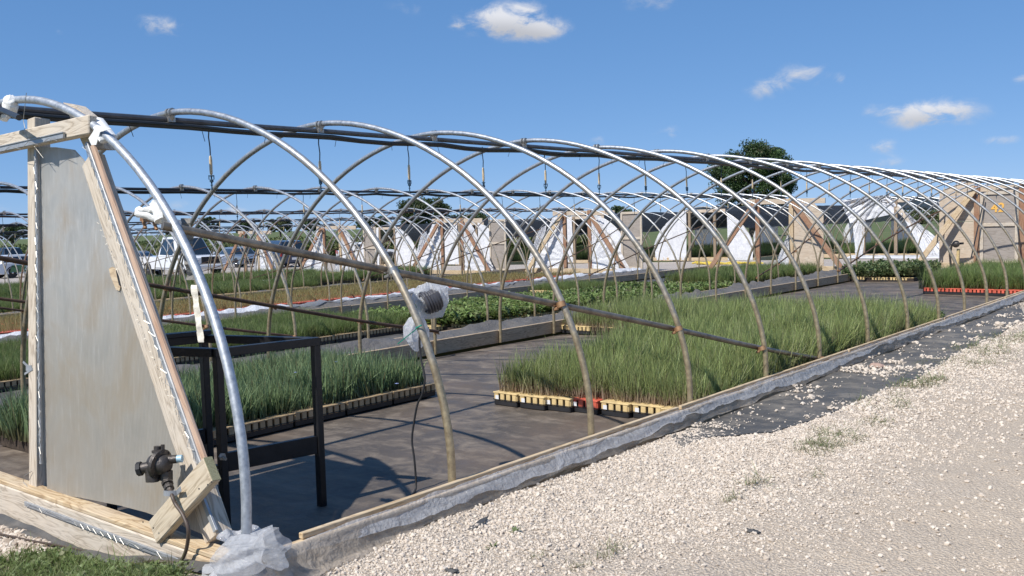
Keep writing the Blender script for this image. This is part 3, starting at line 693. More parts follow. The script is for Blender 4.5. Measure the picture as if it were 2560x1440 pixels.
def frame(hi, cx, y0, y1, yo, label, group, first=False, end=True, near=0, rng_h=None, simple_=False):
    z0 = gz(cx) if cx < 0 else 0; root = empty('greenhouse_frame', (cx, (y0+y1)/2, z0), label, 'greenhouse', group)
    n = int((y1-y0-yo)/SP)
    for i in range(n+1):
        y = y0+yo+i*SP
        if simple_ and i % 1: continue
        me = HOOP_A if (first and i == 0) else (HOOP_B if first else HOOP_C)
        if first and i == 0:
            h = put('hoop', me, root, (cx, y+.026, z0), Matrix.Rotation(-math.atan(LEAN), 3, 'X'))
        else:
            a = rnd.gauss(0, .006); h = put('hoop', me, root, (cx+rnd.gauss(0, .012), y, z0+rnd.gauss(0, .006)), Matrix.Rotation(a, 3, 'X') @ Matrix.Rotation(rnd.gauss(0, .008), 3, 'Z'))
        if not simple_ and not (first and i == 0): put('ridge_clamp', RCL, root, (cx, y, z0+HZ0+HB-.002))
    zr = z0+HZ0+HB-.043
    def wavy(r, dz, amp, mat_, nm, seg=8, dx=0.0, ys=y0+.15):
        k = max(3, int((y1-ys)/.3)); pts = []
        for j in range(k+1):
            y = ys+(y1-ys)*j/k; yy = (y-y0-yo)/SP; w_ = abs(math.sin(math.pi*yy)); 
            pts.append((cx+dx+amp*.3*math.sin(y*1.7+hi), y, zr+dz-amp*w_*(.6+.4*math.sin(y*.8+hi*2+dz*50))))
        return build(MB().mat(mat_).tube(pts, r, seg), nm, root, True)
    wavy(.019, -.002, .004, BLACKPIPE if not first else rid_mat, 'ridge_pipe')
    wavy(.017, -.042, .028, BLACKPIPE, 'water_pipe'); wavy(.011, -.03, .03, BLACKPIPE, 'feed_pipe', 6, .022)
    # cable ties on the pipes
    ties = MB().mat(BLACKPIPE)
    for j in range(int((y1-y0)/.55)):
        y = y0+.4+j*.55+rnd.uniform(-.1, .1); x = cx+rnd.uniform(-.02, .02)
        ties.tube([(x, y, zr-.05), (x+rnd.uniform(-.015, .015), y+rnd.uniform(-.03, .03), zr-.10-rnd.uniform(0, .03))], .0025, 4)
    t_ = build(ties, 'cable_ties', root); t_['kind'] = 'stuff'
    # sloping braces at both ends
    for s_ in (1, -1):
        for e in (0, 1):
            Zb = [1.62, 1.34, 1.07, .80, .52, .28] if not (hi == 1 and e == 0) else [1.70, 1.43, 1.16, .89, .61, .36]; pts = []
            for j, zb in enumerate(Zb):
                y = (y0+yo+j*SP) if e == 0 else (y0+yo+n*SP-j*SP)
                xx = hoop_x(zb)-.045
                pts.append((cx+s_*xx, y, z0+zb))
            if e == 0 and first: pts[0] = (pts[0][0]-.0, .11, 1.60)
            m_ = BRACE if (first and s_ == 1) else BRACE_RUST
            # the brace is one pipe: smooth the polyline
            Q = np.array(pts); tt = np.linspace(0, 5, 24); Q = np.stack([np.interp(tt, range(6), Q[:, c]) for c in range(3)], -1)
            K = np.ones(5)/5; Qs = Q.copy()
            for c in range(3): Qs[2:-2, c] = np.convolve(Q[:, c], K, 'valid')
            build(MB().mat(m_).tube(Qs.tolist(), .0195 if first else .016, 10), 'brace_pipe', root, True)
            if not simple_:
                for j in (range(1, 6) if not (e == 0 and first and s_ == 1) else range(1, 6)):
                    zb = Zb[j]; y = pts[j][1]; put('brace_clamp', CL_R if (j > 1 or not first) else CL_Z, root, (cx+s_*(hoop_x(zb)), y, z0+zb), Matrix.Rotation(0 if s_ > 0 else math.pi, 3, 'Z') @ Matrix.Rotation(-.25, 3, 'Y'))
    # side boards
    for s_ in (1, -1):
        k = max(1, round((y1-y0)/3.66)); L = (y1-y0)/k; hb = .24 if (first and s_ == 1) else .17
        zt = .275 if (first and s_ == 1) else .16
        for j in range(k):
            a = (cx+s_*(HA+.055)+rnd.uniform(-.006, .006), y0+j*L+.004+(.1 if first else 0)*(j == 0), z0+zt-hb/2+rnd.uniform(-.005, .005)); b = (a[0]+rnd.uniform(-.01, .01), y0+(j+1)*L-.004, a[2]+rnd.uniform(-.006, .006))
            board('side_board', a, b, hb, .050 if (first and s_ == 1) else .042, (1, 0, 0), W_BOARD if not (first and s_ == 1) else W_TAN, root)
    HOUSE.append(root); return root, z0
rid_mat = simple('grey_ridge_pipe', (.10, .105, .115), .4, .4, .3, 9)
LAB = ['nearest long hoop greenhouse frame, bare galvanised hoops with a broken wooden end wall',
       'second hoop frame from the camera, just left of the nearest bare frame', 'third hoop frame, standing over the reddish seedling trays and ending in two white film panels',
       'fourth hoop frame from the camera, over green grass trays, white film at its far end', 'fifth bare hoop frame, whose far end wall stands just right of the dark blue vehicle', 'sixth and farthest bare hoop frame, its end wall standing in front of the parked pickup']
roots = []
for i, cx in enumerate(CX):
    roots.append(frame(i, cx, 0 if i == 0 else (-1.22 if i == 1 else -1.5), LEN if i == 0 else LEN, YOFF[i] if i else 0, LAB[i], 'bare hoop frames in a row', first=(i == 0), simple_=False))

# floors
def floor(i, x0, x1, y0, y1, mat_):
    xs = np.arange(x0, x1+.01, .08 if i == 0 else .3); ys = np.arange(y0, y1+.01, .08 if i == 0 else .4); X, Y = np.meshgrid(xs, ys, indexing='ij')
    Z = .02*np.clip(X, -62, 0)+.004+(.006 if i == 0 else .01)*fbm(X*1.2, Y*1.2, 40+i)
    if i == 0: Z += .010*np.maximum(0, fbm(X*.9+7, Y*2.2, 44))+.03*np.exp(-((Y-.75-.25*X+.03*np.sin(X*6))/.07)**2)*(X > -1.5)*.5
    o = put('fabric_floor', grid_mesh('fabric_floor', X, Y, Z, [mat_])); tag(o, kind='structure', label='black woven ground fabric under the %s hoop frame' % NTH[i])
for i, cx in enumerate(CX): floor(i, cx-HA-.03, cx+HA+.03, .02 if i == 0 else -1.6, 25.75, FABRIC if i == 0 else FABRIC2)
# creases and seams of the ground fabric in the nearest frame
def gap_film(i, xa, xb, mat_, label, h=.13, y0=-2, y1=25.4):
    xa, xb = min(xa, xb), max(xa, xb); xs = np.linspace(xa, xb, 30); ys = np.arange(y0, y1, .11); X, Y = np.meshgrid(xs, ys, indexing='ij'); u = (X-xa)/(xb-xa)
    Z = .02*X+.0+h*.8*(1-np.clip(np.minimum(u, 1-u)*5, 0, 1))+.06*(fbm(X*1.6, Y*1.1, 60+i))+.14*np.abs(fbm(X*3.4, Y*2.6, 66+i, 5))+.01
    tag(put('plastic_sheet', grid_mesh('plastic_sheet', X, Y, Z, [mat_])), label, 'plastic sheet', 'plastic sheets between the frames')
GREYFILM = film('grey_slack_film', (.19, .175, .16), 0, .42, .15)
gap_film(0, -HA-.09, CX[1]+HA+.09, GREYFILM, 'slack grey plastic sheet between the nearest and second frames')
gap_film(1, -10.75, CX[1]-HA-.09, GREYFILM, 'grey plastic sheet just beyond the second frame', .12)
gap_film(6, CX[2]+HA+.09, -10.72, WHITEFILM, 'rumpled white plastic sheet lying along the reddish seedlings', .16)
gap_film(2, CX[2]-HA-.09, CX[3]+HA+.09, GREYFILM, 'slack grey plastic sheet beyond the reddish seedlings')
gap_film(3, CX[3]-HA-.09, CX[4]+HA+.09, WHITEFILM, 'white plastic sheet between the fourth and fifth frames', .1)
gap_film(4, CX[4]-HA-.09, CX[5]+HA+.09, GREYFILM, 'grey plastic sheet between the two farthest bare frames', .1)

# ---------------------------------------------------------------- trays and beds
def tray_meshes(col):
    m = MB().mat(col); L, W, H = .53, .27, .062     # ribbed cell block hanging in a black holder
    m.box((0, 0, H+.048), (L, W, .012), None, .003)
    for i in range(8):
        for s_ in (-1, 1):
            m.box((-L/2+.033+i*(L-.066)/7, s_*(W/2-.014), .07+.005), (.046, .022, .064), None, .004)
    for i in range(4):
        for s_ in (-1, 1): m.box((s_*(L/2-.014), -W/2+.034+i*(W-.068)/3, .075), (.022, .046, .064), None, .004)
    m.mat(SOIL).box((0, 0, .08), (L-.06, W-.06, .066))
    cells = m.mesh('cell_block')
    h = MB().mat(BLACKPL); h.box((0, 0, .026), (L-.012, W-.012, .05), None, .006); h.box((0, 0, .052), (L, W, .006))
    hold = h.mesh('tray_holder'); lb = MB().mat(LABELM).box((0, 0, 0), (.036, .002, .034)).mesh('label')
    return cells, hold, lb
TR = {'yellow': tray_meshes(YELLOWPL), 'tan': tray_meshes(TANPL), 'orange': tray_meshes(ORANGEPL)}
def tray(kind, x, y, z, rot, label, group, lab_side=None):
    c, h, l = TR[kind]; R = Matrix.Rotation(rot, 3, 'Z')
    t = empty('seedling_tray', (x, y, z), label, 'seedling tray', group)
    put('cell_block', c, t, (x, y, z), R); put('tray_holder', h, t, (x, y, z), R)
    if lab_side is not None:
        p = Vector((x, y, z))+R @ Vector(lab_side[0]); put('paper_label', l, t, p, R @ lab_side[1])
    return t
def fill(x0, x1, y0, y1, step, jit=.5):
    xs = np.arange(x0, x1, step); ys = np.arange(y0, y1, step); X, Y = np.meshgrid(xs, ys); P = np.stack([X.ravel(), Y.ravel()], -1)
    return P+rng.uniform(-jit, jit, P.shape)*step
def bed(name, x0, x1, y0, y1, key, step, scl, z, label, cat='grass bed', gaps=0.0, tall=None, soil=True, zplant=.1, front=False):
    P = fill(x0, x1, y0, y1, step)
    if front:
        P = P[P[:, 1] > np.interp(P[:, 0], [f[0] for f in FRY], [f[1] for f in FRY])+.055]; P = P[P[:, 0] > FRY[0][0]-.10]
    if gaps: P = P[fbm(P[:, 0]*2.2, P[:, 1]*2.2, int(abs(x0*10))) > gaps-.5]
    zz = .02*np.clip(P[:, 0], -62, 0)+z+zplant
    s = scl*(1+.26*fbm(P[:, 0]*2.5, P[:, 1]*2.5, 77)+.12*fbm(P[:, 0]*7, P[:, 1]*7, 78)+rng.normal(0, .09, len(P))); gp_ = rng.uniform(0, 1, len(P)) > .06+.25*(fbm(P[:, 0]*4, P[:, 1]*4, 79) < -.42); P = P[gp_]; s = s[gp_]; zz = zz[gp_]
    if tall is not None: s *= tall(P[:, 0], P[:, 1])
    P3 = np.concatenate([P, zz[:, None]], 1); iv = in_view(P3, .25); P3 = P3[iv]; s = s[iv]
    o = scatter(name, P3, key, s, .12); tag(o, label, cat, kind='stuff')
    if soil:
        m = MB().mat(SOIL); zc = gz((x0+x1)/2) if x0 < 0 else 0
        ya = y0 if not front else FRY[-1][1]+.1; m.box(((x0+x1)/2, (ya+y1)/2, zc+.05), (x1-x0-(.24 if front else .04), y1-ya-.04, .1)); build(m, 'tray_filling', o)
    return o
# nearest frame, left bed of blue green blades in tan trays
FRONT = Matrix.Rotation(0, 3, 'Z')
nL = 6
for k in range(nL):
    y = 4.05-.27-k*.54
    tray('tan', -.42-.135+rnd.uniform(-.008, .008), y, .006, math.pi/2+rnd.uniform(-.02, .02), 'tan tray in front of the blue green bed, %s from the right end' % ORD[k], 'tan trays along the blue green bed')
bed('blue_green_grass', -2.05, -.46, .85, 4.0, 'blue', .042, 1.0, .0, 'bed of thick blue green blades in tan trays behind the black table', tall=lambda x, y: .95+.12*vnoise(x*3, y*3, 5))
# nearest frame, right bed: stepped front row of yellow trays and one orange
fx = [1264, 1328, 1392, 1460, 1536, 1616, 1690]; fy = [1016, 1024, 1029, 1034, 1043, 1050, 1062]
FRY = []
for k, (px, py) in enumerate(zip(fx, fy)):
    g_ = at_z(px, py, .006); x, y = float(g_[0]), float(g_[1]); FRY.append((x, y))
    kind = 'orange' if k == 3 else 'yellow'
    lab = 'orange red tray among the yellow ones at the front of the tall grass bed' if k == 3 else 'yellow tray at the front of the tall grass bed, %s from the left' % ORD[k]
    tray(kind, x, y+.265, .006, math.pi/2+rnd.uniform(-.03, .03), lab, None if k == 3 else 'yellow trays at the front of the tall grass bed',
         ((-.268, .085, .072), Matrix.Rotation(-math.pi/2, 3, 'Z')))
tray('orange', FRY[3][0]+.14, FRY[3][1]+.82, .006, math.pi/2+.05, 'second orange red tray, half hidden in brown stalks behind the first', None)
bed('tall_green_grass', .10, 2.32, 3.9, 10.1, 'sedge', .040, 1.0, .0, 'bed of tall bright green grass with dry brown stalks in yellow trays', tall=lambda x, y: (.80+.25*np.clip((y-4.2)/1.2, 0, 1))*(.93+.18*vnoise(x*2, y*2, 9))*(1-.2*(y > 9.6)), front=True)
for k in range(4):
    tray('yellow', -2.2+k*.54, 8.86+.05*k, .006-.03, rnd.uniform(-.03, .03), 'yellow tray behind the tall grass beside the far board, %s from left' % ORD[k], 'yellow trays behind the tall grass bed')
bed('green_grass', -2.4, .3, 8.75, 10.7, 'sedge', .055, .92, -.03, 'block of green grass behind the tall bed, against the far side board')
bed('dark_leafy_herbs', .1, 2.2, 10.1, 10.9, 'herb', .09, .8, 0, 'low dark leafy plants just behind the tall grass bed', 'herb bed', .45)
# herb block and orange tray block farther down the nearest frame
for k in range(3): tray('yellow', -2.35+k*.55, 20.55, -.04, rnd.uniform(-.02, .02), 'yellow tray under the dense olive herbs, %s from the left' % ORD[k], 'yellow trays under the olive herbs')
bed('olive_herbs', -2.6, -.95, 20.4, 22.6, 'herb', .08, 1.25, -.03, 'dense block of olive green herbs in yellow trays near the far end', 'herb bed')
for k in range(5): tray('orange', .5+k*.42, 16.95-.04*k, .006, rnd.uniform(-.02, .02), 'orange red tray in the row by the right board, %s from the left' % ORD[k], 'orange red trays near the numbered door')
bed('dark_green_grass', .25, 2.3, 16.85, 21.5, 'tall', .07, 1.15, 0, 'bed of dark green grass in orange red trays near the numbered door')
# second frame
for k in range(12):
    y = 8.1-k*.54; tray('tan', -5.05-.135, y, gz(-5.1)+.006, math.pi/2+rnd.uniform(-.02, .02), 'tan tray along the long second frame bed, %s from its right end' % ORD[k], 'tan trays along the long grass bed')
bed('long_grass_bed', -8.1, -5.08, .5, 8.35, 'lawn', .055, 1.15, 0, 'long bed of even fresh green grass in the second frame')
for k in range(4): tray('yellow', -5.5+k*.3, 8.45+.01*k, gz(-5)+.006, .0+math.pi/2, 'yellow tray under the leafy seedlings, %s from the left end' % ORD[k], 'yellow trays under leafy seedlings')
for k in range(7): tray('yellow', -4.25, 8.75+k*.56, gz(-4.3)+.006, math.pi/2, 'yellow tray at the edge of the leafy seedlings, %s along the board' % ORD[k], 'yellow trays under leafy seedlings')
bed('leafy_seedlings', -6.6, -4.12, 8.4, 13.0, 'pars', .085, 1.1, 0, 'bed of bushy bright leafy seedlings in the second frame', 'seedling bed')
bed('round_leaf_seedlings', -6.9, -4.1, 13.0, 18.0, 'broad', .10, 1.2, 0, 'bed of low round leaved seedlings beyond the bushy ones', 'seedling bed', zplant=.04)
for k in range(3): tray('yellow', -8.0+k*.55, 15.55, gz(-7.5)+.006, 0, 'yellow tray of the small grass block, %s from the left' % ORD[k], 'yellow trays of the small grass block')
bed('small_grass_block', -8.3, -6.7, 15.5, 16.9, 'lawn', .07, 1.1, 0, 'small square block of green grass behind three yellow trays')
for k in range(4): tray('yellow', -6.1+k*.56, 18.6+.12*k, gz(-5.3)+.006, .1, 'yellow tray before the far grass of the second frame, %s from the left' % ORD[k], 'yellow trays before the far grass')
bed('far_grass', -6.4, -4.1, 18.6, 23.0, 'lawn', .08, 1.5, 0, 'low green grass bed at the far end of the second frame')
# third frame: sparse reddish seedlings in orange trays
bed('reddish_seedlings', -16.1, -11.8, 1.0, 22.6, 'red', .085, 1.3, .0, 'sparse reddish seedlings in orange trays in the third frame', 'seedling bed', soil=False)
TT = []
for row, xx in enumerate((-11.95, -13.0, -14.05, -15.1, -16.0)):
    for k in range(40):
        y = 1.3+k*.545
        if y > 22.4: break
        if row in (0, 2) : tray('orange', xx, y, gz(xx)+.022, math.pi/2, 'flat orange tray of sparse seedlings, %s row of the third frame' % ('front' if row == 0 else 'middle'), 'orange trays of the third frame')
def red_floor():
    xs = np.arange(-16.1, -11.75, .2); ys = np.arange(1, 22.7, .2); X, Y = np.meshgrid(xs, ys, indexing='ij'); Z = .02*X+.1+.004*fbm(X*3, Y*3, 3)
    t = NT('reddish_soil_mix'); n = t.noise(t.map(), 9, 5, .7); s_ = t.noise(t.map((8, .4, 1)), 1, 3)
    t.set(Base_Color=t.mix(t.ramp(s_, [(.45, (0, 0, 0)), (.6, (.7, .7, .7))]), t.ramp(n, [(.3, (.17, .12, .055)), (.5, (.30, .18, .09)), (.72, (.44, .20, .12))]), (.60, .22, .14)), Roughness=.9); t.bump(n, .6, .03)
    tag(put('seedling_soil', grid_mesh('seedling_soil', X, Y, Z, [t.m])), 'reddish growing medium filling the orange trays', 'soil', kind='stuff')
red_floor()
# fourth to sixth frames
for k in range(24): tray('tan', -18.3, 4.0+k*.545, gz(-18.3)+.006, math.pi/2, 'tan tray along the grass of the fourth frame', 'tan trays of the fourth frame')
bed('fourth_frame_grass', -22.0, -18.35, 2.0, 17.4, 'lawn', .10, 1.5, 0, 'wide bed of mid green grass in the fourth frame')
bed('fourth_frame_tall_grass', -21.9, -20.3, 18.2, 24.5, 'lawn', .11, 1.8, 0, 'ragged taller grass near the far end of the fourth frame')
bed('fifth_frame_grass', -29.4, -25.8, 8.0, 24.0, 'lawn', .13, 1.8, 0, 'bed of grass in the fifth frame')
bed('sixth_frame_grass', -35.6, -32.3, 8.0, 20.0, 'lawn', .15, 1.8, 0, 'bed of grass in the sixth frame')

# ---------------------------------------------------------------- far end walls of the bare frames
def end_wall(i, opts):
    root = roots[i][0]; cx = CX[i]; z0 = roots[i][1]; Y = LEN+.08; c = cx-.34+ (0 if i else 0)
    H = 2.13; xl, xr = c-.55, c+.55; S = (0, -1, 0)
    board('end_post', (xl, Y, z0), (xl, Y, z0+H+.12), .14, .09, S, W_RUST, root)
    board('end_post', (xr, Y, z0), (xr, Y, z0+H+.12), .14, .09, S, W_RUST if i in (0, 3, 2) else W_TAN, root)
    board('sill_board', (cx-HA, Y-.06, z0+.08), (cx+HA, Y-.06, z0+.08), .16, .04, S, W_TAN, root)
    board('header_beam', (xl-.55, Y+.03, z0+H+.04), (xr+1.05, Y+.03, z0+H-.0), .16, .045, S, W_PLY, root)
    yb = Y-.12
    if 'bl' in opts: board('diagonal_brace', (xl-1.5, yb-.3, z0+.02), (xl-.05, yb, z0+H), .15, .06, S, W_TAN if i in (0, 2) else W_RUST, root)
    if 'br' in opts: board('diagonal_brace', (xr+1.75, yb-.25, z0+.02), (xr+.08, yb, z0+H), .15, .06, S, W_RUST if i != 0 else W_TAN, root)
    if 'fl' in opts: sheet_obj('film_panel', ((xl-1.75, Y, z0+.02), (xl-.06, Y, z0+.02), (xl-.06, Y, z0+H-.05), (xl-.55, Y, z0+H-.1)), WHITEFILM, root, 3+i, .04, fan=(1.2, .2))
    if 'fr' in opts: sheet_obj('film_panel', ((xr+.06, Y, z0+.02), (xr+1.75, Y, z0+.02), (xr+.45, Y, z0+H-.1), (xr+.06, Y, z0+H-.05)), WHITEFILM, root, 9+i, .04, fan=(-.2, .2))
    if 'fo' in opts: sheet_obj('film_panel', ((xl-2.0, Y+.05, z0+.02), (xl-1.2, Y+.05, z0+.02), (xl-.9, Y+.05, z0+1.75), (xl-1.25, Y+.05, z0+1.6)), WHITEFILM, root, 29+i, .06, fan=(.2, .2))
    if 'pr' in opts:
        m = MB().mat(W_PLY).prism([(xr+.08, Y, z0+.12), (xr+1.0, Y, z0+.12), (xr+1.0, Y, z0+1.72), (xr+.72, Y, z0+H-.08), (xr+.08, Y, z0+H-.08)], (0, .02, 0)); build(m, 'plywood_panel', root)
    if 'pl' in opts:
        for (a, b) in ((.1, 1.28), (1.29, 1.98)):
            m = MB().mat(W_PLY).box((xl-.52, Y+.02, z0+(a+b)/2), (.9, .02, b-a)); build(m, 'plywood_panel', root)
        build(MB().mat(W_PLY).prism([(xl-.97, Y+.02, z0+1.99), (xl-.07, Y+.02, z0+1.99), (xl-.07, Y+.02, z0+2.42), (xl-.35, Y+.02, z0+2.40), (xl-.97, Y+.02, z0+2.12)], (0, .02, 0)), 'plywood_panel', root)
    if 'bf' in opts: sheet_obj('film_panel', ((xl+.55, Y, z0+.05), (xr-.06, Y, z0+.05), (xr-.06, Y, z0+1.2), (xr-.3, Y, z0+.8)), WHITEFILM, root, 19+i, .05)
    return c, z0, Y, root
def door(x0, x1, z0, z1, Y, root, rot=0, text=None, m=None):
    d = put('door', MB().mat(W_DOOR).box((0, 0, 0), (x1-x0-.06, .02, z1-z0-.06)).mesh('door'), root, ((x0+x1)/2, Y, (z0+z1)/2), Matrix.Rotation(rot, 3, 'Z'))
    w_, h = x1-x0, z1-z0
    R = Matrix.Rotation(rot, 3, 'Z'); c = Vector(((x0+x1)/2, Y, (z0+z1)/2))
    def rail(nm, a, b):
        a = R @ Vector(a)+c; b = R @ Vector(b)+c; mid = (a+b)/2
        o = board(nm, a, b, .085, .045, R @ Vector((0, -1, 0)), W_GREY, None); o.parent = d
        M = o.matrix_basis.copy(); M.translation = mid; o.matrix_basis = (Matrix.Translation(c) @ R.to_4x4()).inverted() @ M
    for s_ in (-1, 1): rail('stile', (s_*(w_/2-.04), -.02, -h/2), (s_*(w_/2-.04), -.02, h/2))
    for zz in (-h/2+.045, .08, h/2-.045): rail('rail', (-w_/2+.085, -.022, zz), (w_/2-.085, -.022, zz))
    if text:
        cu = bpy.data.curves.new('number', 'FONT'); cu.body = text; cu.size = .34; cu.extrude = .004; cu.offset = .008; cu.align_x = 'CENTER'; cu.align_y = 'CENTER'
        cu.materials.append(NUMBER); o = text_obj('painted_number', cu); o.parent = d
        o.matrix_basis = Matrix.Translation((-.03, -.016, h*.27)) @ Matrix.Rotation(math.pi/2, 4, 'X')
    return d
c, z0, Y, r0 = end_wall(0, ('bl', 'pl')); door(c-.47, c+.47, z0+.12, z0+2.08, Y-.0, r0, 0, '42')
board('gas_pipe', (c-.62, Y-.3, z0+.3), (c-.35, Y-.1, z0+1.9), .03, .03, (0, -1, 0), BLACKPIPE, r0)
hp = MB().mat(YELLOWPL).tube([(c-.95, Y-.35, z0+.1), (c-.93, Y-.35, z0+.55)], .045, 8); hp.mat(IRON).lathe([(0, .02), (.01, .09), (.05, .1), (.09, .05), (.1, .02)], (c-.97, Y-.4, z0+.68), (0, -1, .1), 12); hp.tube([(c-1.1, Y-.35, z0+.66), (c-1.15, Y-.35, z0+.4), (c-1.12, Y-.35, z0+.05)], .03, 8); hp.tube([(c-1.12, Y-.35, z0+.68), (c-.8, Y-.35, z0+.7)], .03, 8)
tag(build(hp, 'gas_regulator', None, True), 'dark gas regulator and yellow riser at the foot of the numbered end wall', 'regulator')
end_wall(1, ('bl', 'br', 'pr', 'bf'))
for i, o in ((2, ('bl', 'br', 'fl', 'fr', 'fo')), (3, ('bl', 'br', 'fl', 'fr', 'fo')), (4, ('bl', 'br', 'fl', 'fr', 'bf')), (5, ('bl', 'br', 'bf', 'fr'))):
    c, z0, Y, r_ = end_wall(i, o)
    if i < 5: door(c+1.55, c+2.5, z0+.12, z0+2.15, Y+.45, r_, -.12)

# ---------------------------------------------------------------- shade houses across the lane
def cover_strip(cx, z0, y0, y1, ta, tb, mat_, parent, nm, seed, off=.03):
    pts = np.array(hoop_pts(60)); tt = np.linspace(ta, tb, 34); P = np.stack([np.interp(tt, np.linspace(0, 1, len(pts)), pts[:, k]) for k in (0, 2)], -1)
    ys = np.arange(y0, y1+.01, .3); X = cx+np.repeat(P[:, :1]*1.012, len(ys), 1); Z = z0+np.repeat(P[:, 1:2], len(ys), 1)+off; Yv = np.repeat(ys[None, :], len(P), 0)
    Z = Z-.03*np.abs(np.sin(math.pi*(Yv-y0)/1.6))+.02*fbm(X*2, Yv*1.5, seed)
    c = (cx, (y0+y1)/2, z0); return put(nm, grid_mesh(nm, X-c[0], Yv-c[1], Z-c[2], [mat_]), parent, c)
SL = {0: 'bare frame across the lane, straight behind the numbered door', 1: 'frame across the lane whose white film end is torn open', 2: 'black shade cloth house across the lane with one rounded white film panel',
      3: 'black shade cloth house across the lane behind the third frame end wall', 4: 'black shade cloth house across the lane behind the fourth frame end wall', 5: 'farthest black shade cloth house across the lane, behind the white parked car'}
for i in range(6):
    cx = CX[i]; z0 = gz(cx) if cx < 0 else 0; y0, y1 = 34.6, 58.0
    root = empty('shade_house', (cx, (y0+y1)/2, z0), SL[i], 'greenhouse', 'houses across the lane')
    for k in range(14): put('hoop', HOOP_C, root, (cx, y0+k*1.8, z0))
    for s_ in (1, -1): board('side_board', (cx+s_*(HA+.04), y0, z0+.09), (cx+s_*(HA+.04), y1, z0+.09), .16, .04, (1, 0, 0), W_TAN, root)
    build(MB().mat(BLACKPIPE).tube([(cx, y0, z0+2.3), (cx, y1, z0+2.28)], .025, 8), 'ridge_pipe', root, True)
    if i >= 1: cover_strip(cx, z0, y0, y1, .2 if i > 1 else .48, .8 if i > 1 else .72, SHADE, root, 'shade_cloth', i)
    for (Y, near) in ((y0, True), (y1, False)):
        if near:
            board('end_post', (cx-.6, Y, z0), (cx-.6, Y, z0+2.2), .12, .09, (0, -1, 0), W_OLD if i else W_TAN, root); board('end_post', (cx+.6, Y, z0), (cx+.6, Y, z0+2.2), .12, .09, (0, -1, 0), W_OLD, root)
            board('sill_board', (cx-HA, Y, z0+.08), (cx+HA, Y, z0+.08), .15, .04, (0, -1, 0), W_TAN, root)
            board('header_beam', (cx-1.1, Y, z0+2.16), (cx+1.1, Y, z0+2.16), .13, .04, (0, -1, 0), W_PLY, root)
        def arc(xa, xb, nn, nm='film_panel', seed=1, zb=.05, zt=None):
            xs = np.linspace(xa, xb, nn); vs = np.linspace(0, 1, 18); X, V = np.meshgrid(xs, vs, indexing='ij')
            def zx(x):
                t = np.clip(abs(x)/HA, 0, .999); return HZ0+HB*(1-t**HN)**(1/HN)
            Z = zb+(zx(X)-zb if zt is None else np.minimum(zx(X), zt)-zb)*V; Yv = Y-.04+.05*fbm(X*3, V*2, seed)+.035*np.sin(X*30+V*4+seed)*.5
            put(nm, grid_mesh(nm, X, Yv-Y, Z, [WHITEFILM]), root, (cx, Y, z0))
        if near:
            if i == 2: arc(-2.35, -.75, 30, seed=i)
            if i >= 3: arc(-2.35, -.7, 30, seed=i); arc(.7, 2.35, 30, seed=i+4)
            if i == 2: arc(1.2, 2.35, 20, seed=i)
        else: arc(-2.35, -.6, 20, seed=i); arc(.6, 2.35, 20, seed=i+9)
    if i == 1:
        Y = y0-.05
        sheet_obj('torn_film', ((cx-1.1, Y, z0+1.35), (cx+.95, Y, z0+1.75), (cx+.35, Y, z0+2.4), (cx-1.5, Y, z0+2.25)), WHITEFILM, root, 71, .12)
        sheet_obj('torn_film', ((cx-.9, Y, z0+.1), (cx-.62, Y, z0+.1), (cx-.5, Y, z0+1.7), (cx-1.05, Y, z0+1.7)), WHITEFILM, root, 72, .05)
        board('diagonal_brace', (cx+2.3, Y-.02, z0+.05), (cx+.65, Y-.02, z0+1.9), .15, .05, (0, -1, 0), W_GREY, root)
        sheet_obj('torn_film', ((cx+1.7, Y-.1, z0+.04), (cx+2.9, Y-.1, z0+.04), (cx+1.0, Y-.06, z0+1.7), (cx+.8, Y-.06, z0+1.7)), WHITEFILM, root, 73, .06)
        sheet_obj('torn_film', ((cx-1, Y-.9, z0+.03), (cx+3.6, Y-1.0, z0+.03), (cx+3.4, Y-.2, z0+.12), (cx-1, Y-.2, z0+.12)), WHITEFILM, root, 74, .05)
for i in range(6):
    cx = CX[i]; bed('distant_grass', cx-2.1, cx+2.1, 36.0 if i else 35.6, 47, 'tall', .2, 1.5, 0, 'green plants inside the house across the lane, %s from the right' % ORD[i])
    for k in range(6):
        if i <= 2: tray('yellow', cx-1.5+k*.56, 35.7, gz(cx)+.01, 0, 'pale tray before the %s house across the lane, %s from left' % (['rightmost', 'torn film', 'rounded white film'][i], ORD[k]), 'yellow trays across the lane')
floor_l = MB().mat(FABRIC2)
for i in range(6):
    cx = CX[i]; z = gz(cx)+.006; floor_l = MB().mat(FABRIC2).box((cx, 46.4, z-.01), (4.7, 23.6, .02)); tag(build(floor_l, 'fabric_floor'), 'ground fabric in the house across the lane', kind='structure')
# row of tubing at foot of one shade house
p = at_ground(1800, 662); hs = MB().mat(YELLOWHOSE)
for k in range(3): hs.tube([(p[0]-1.2+j*.2, p[1]+.15*k+.1*math.sin(j*.8+k), p[2]+.05+.04*math.sin(j*1.3+k*2)) for j in range(15)], .035, 6)
tag(build(hs, 'yellow_hose', None, True), 'coils of yellow hose lying across the lane behind the second frame', 'hose')

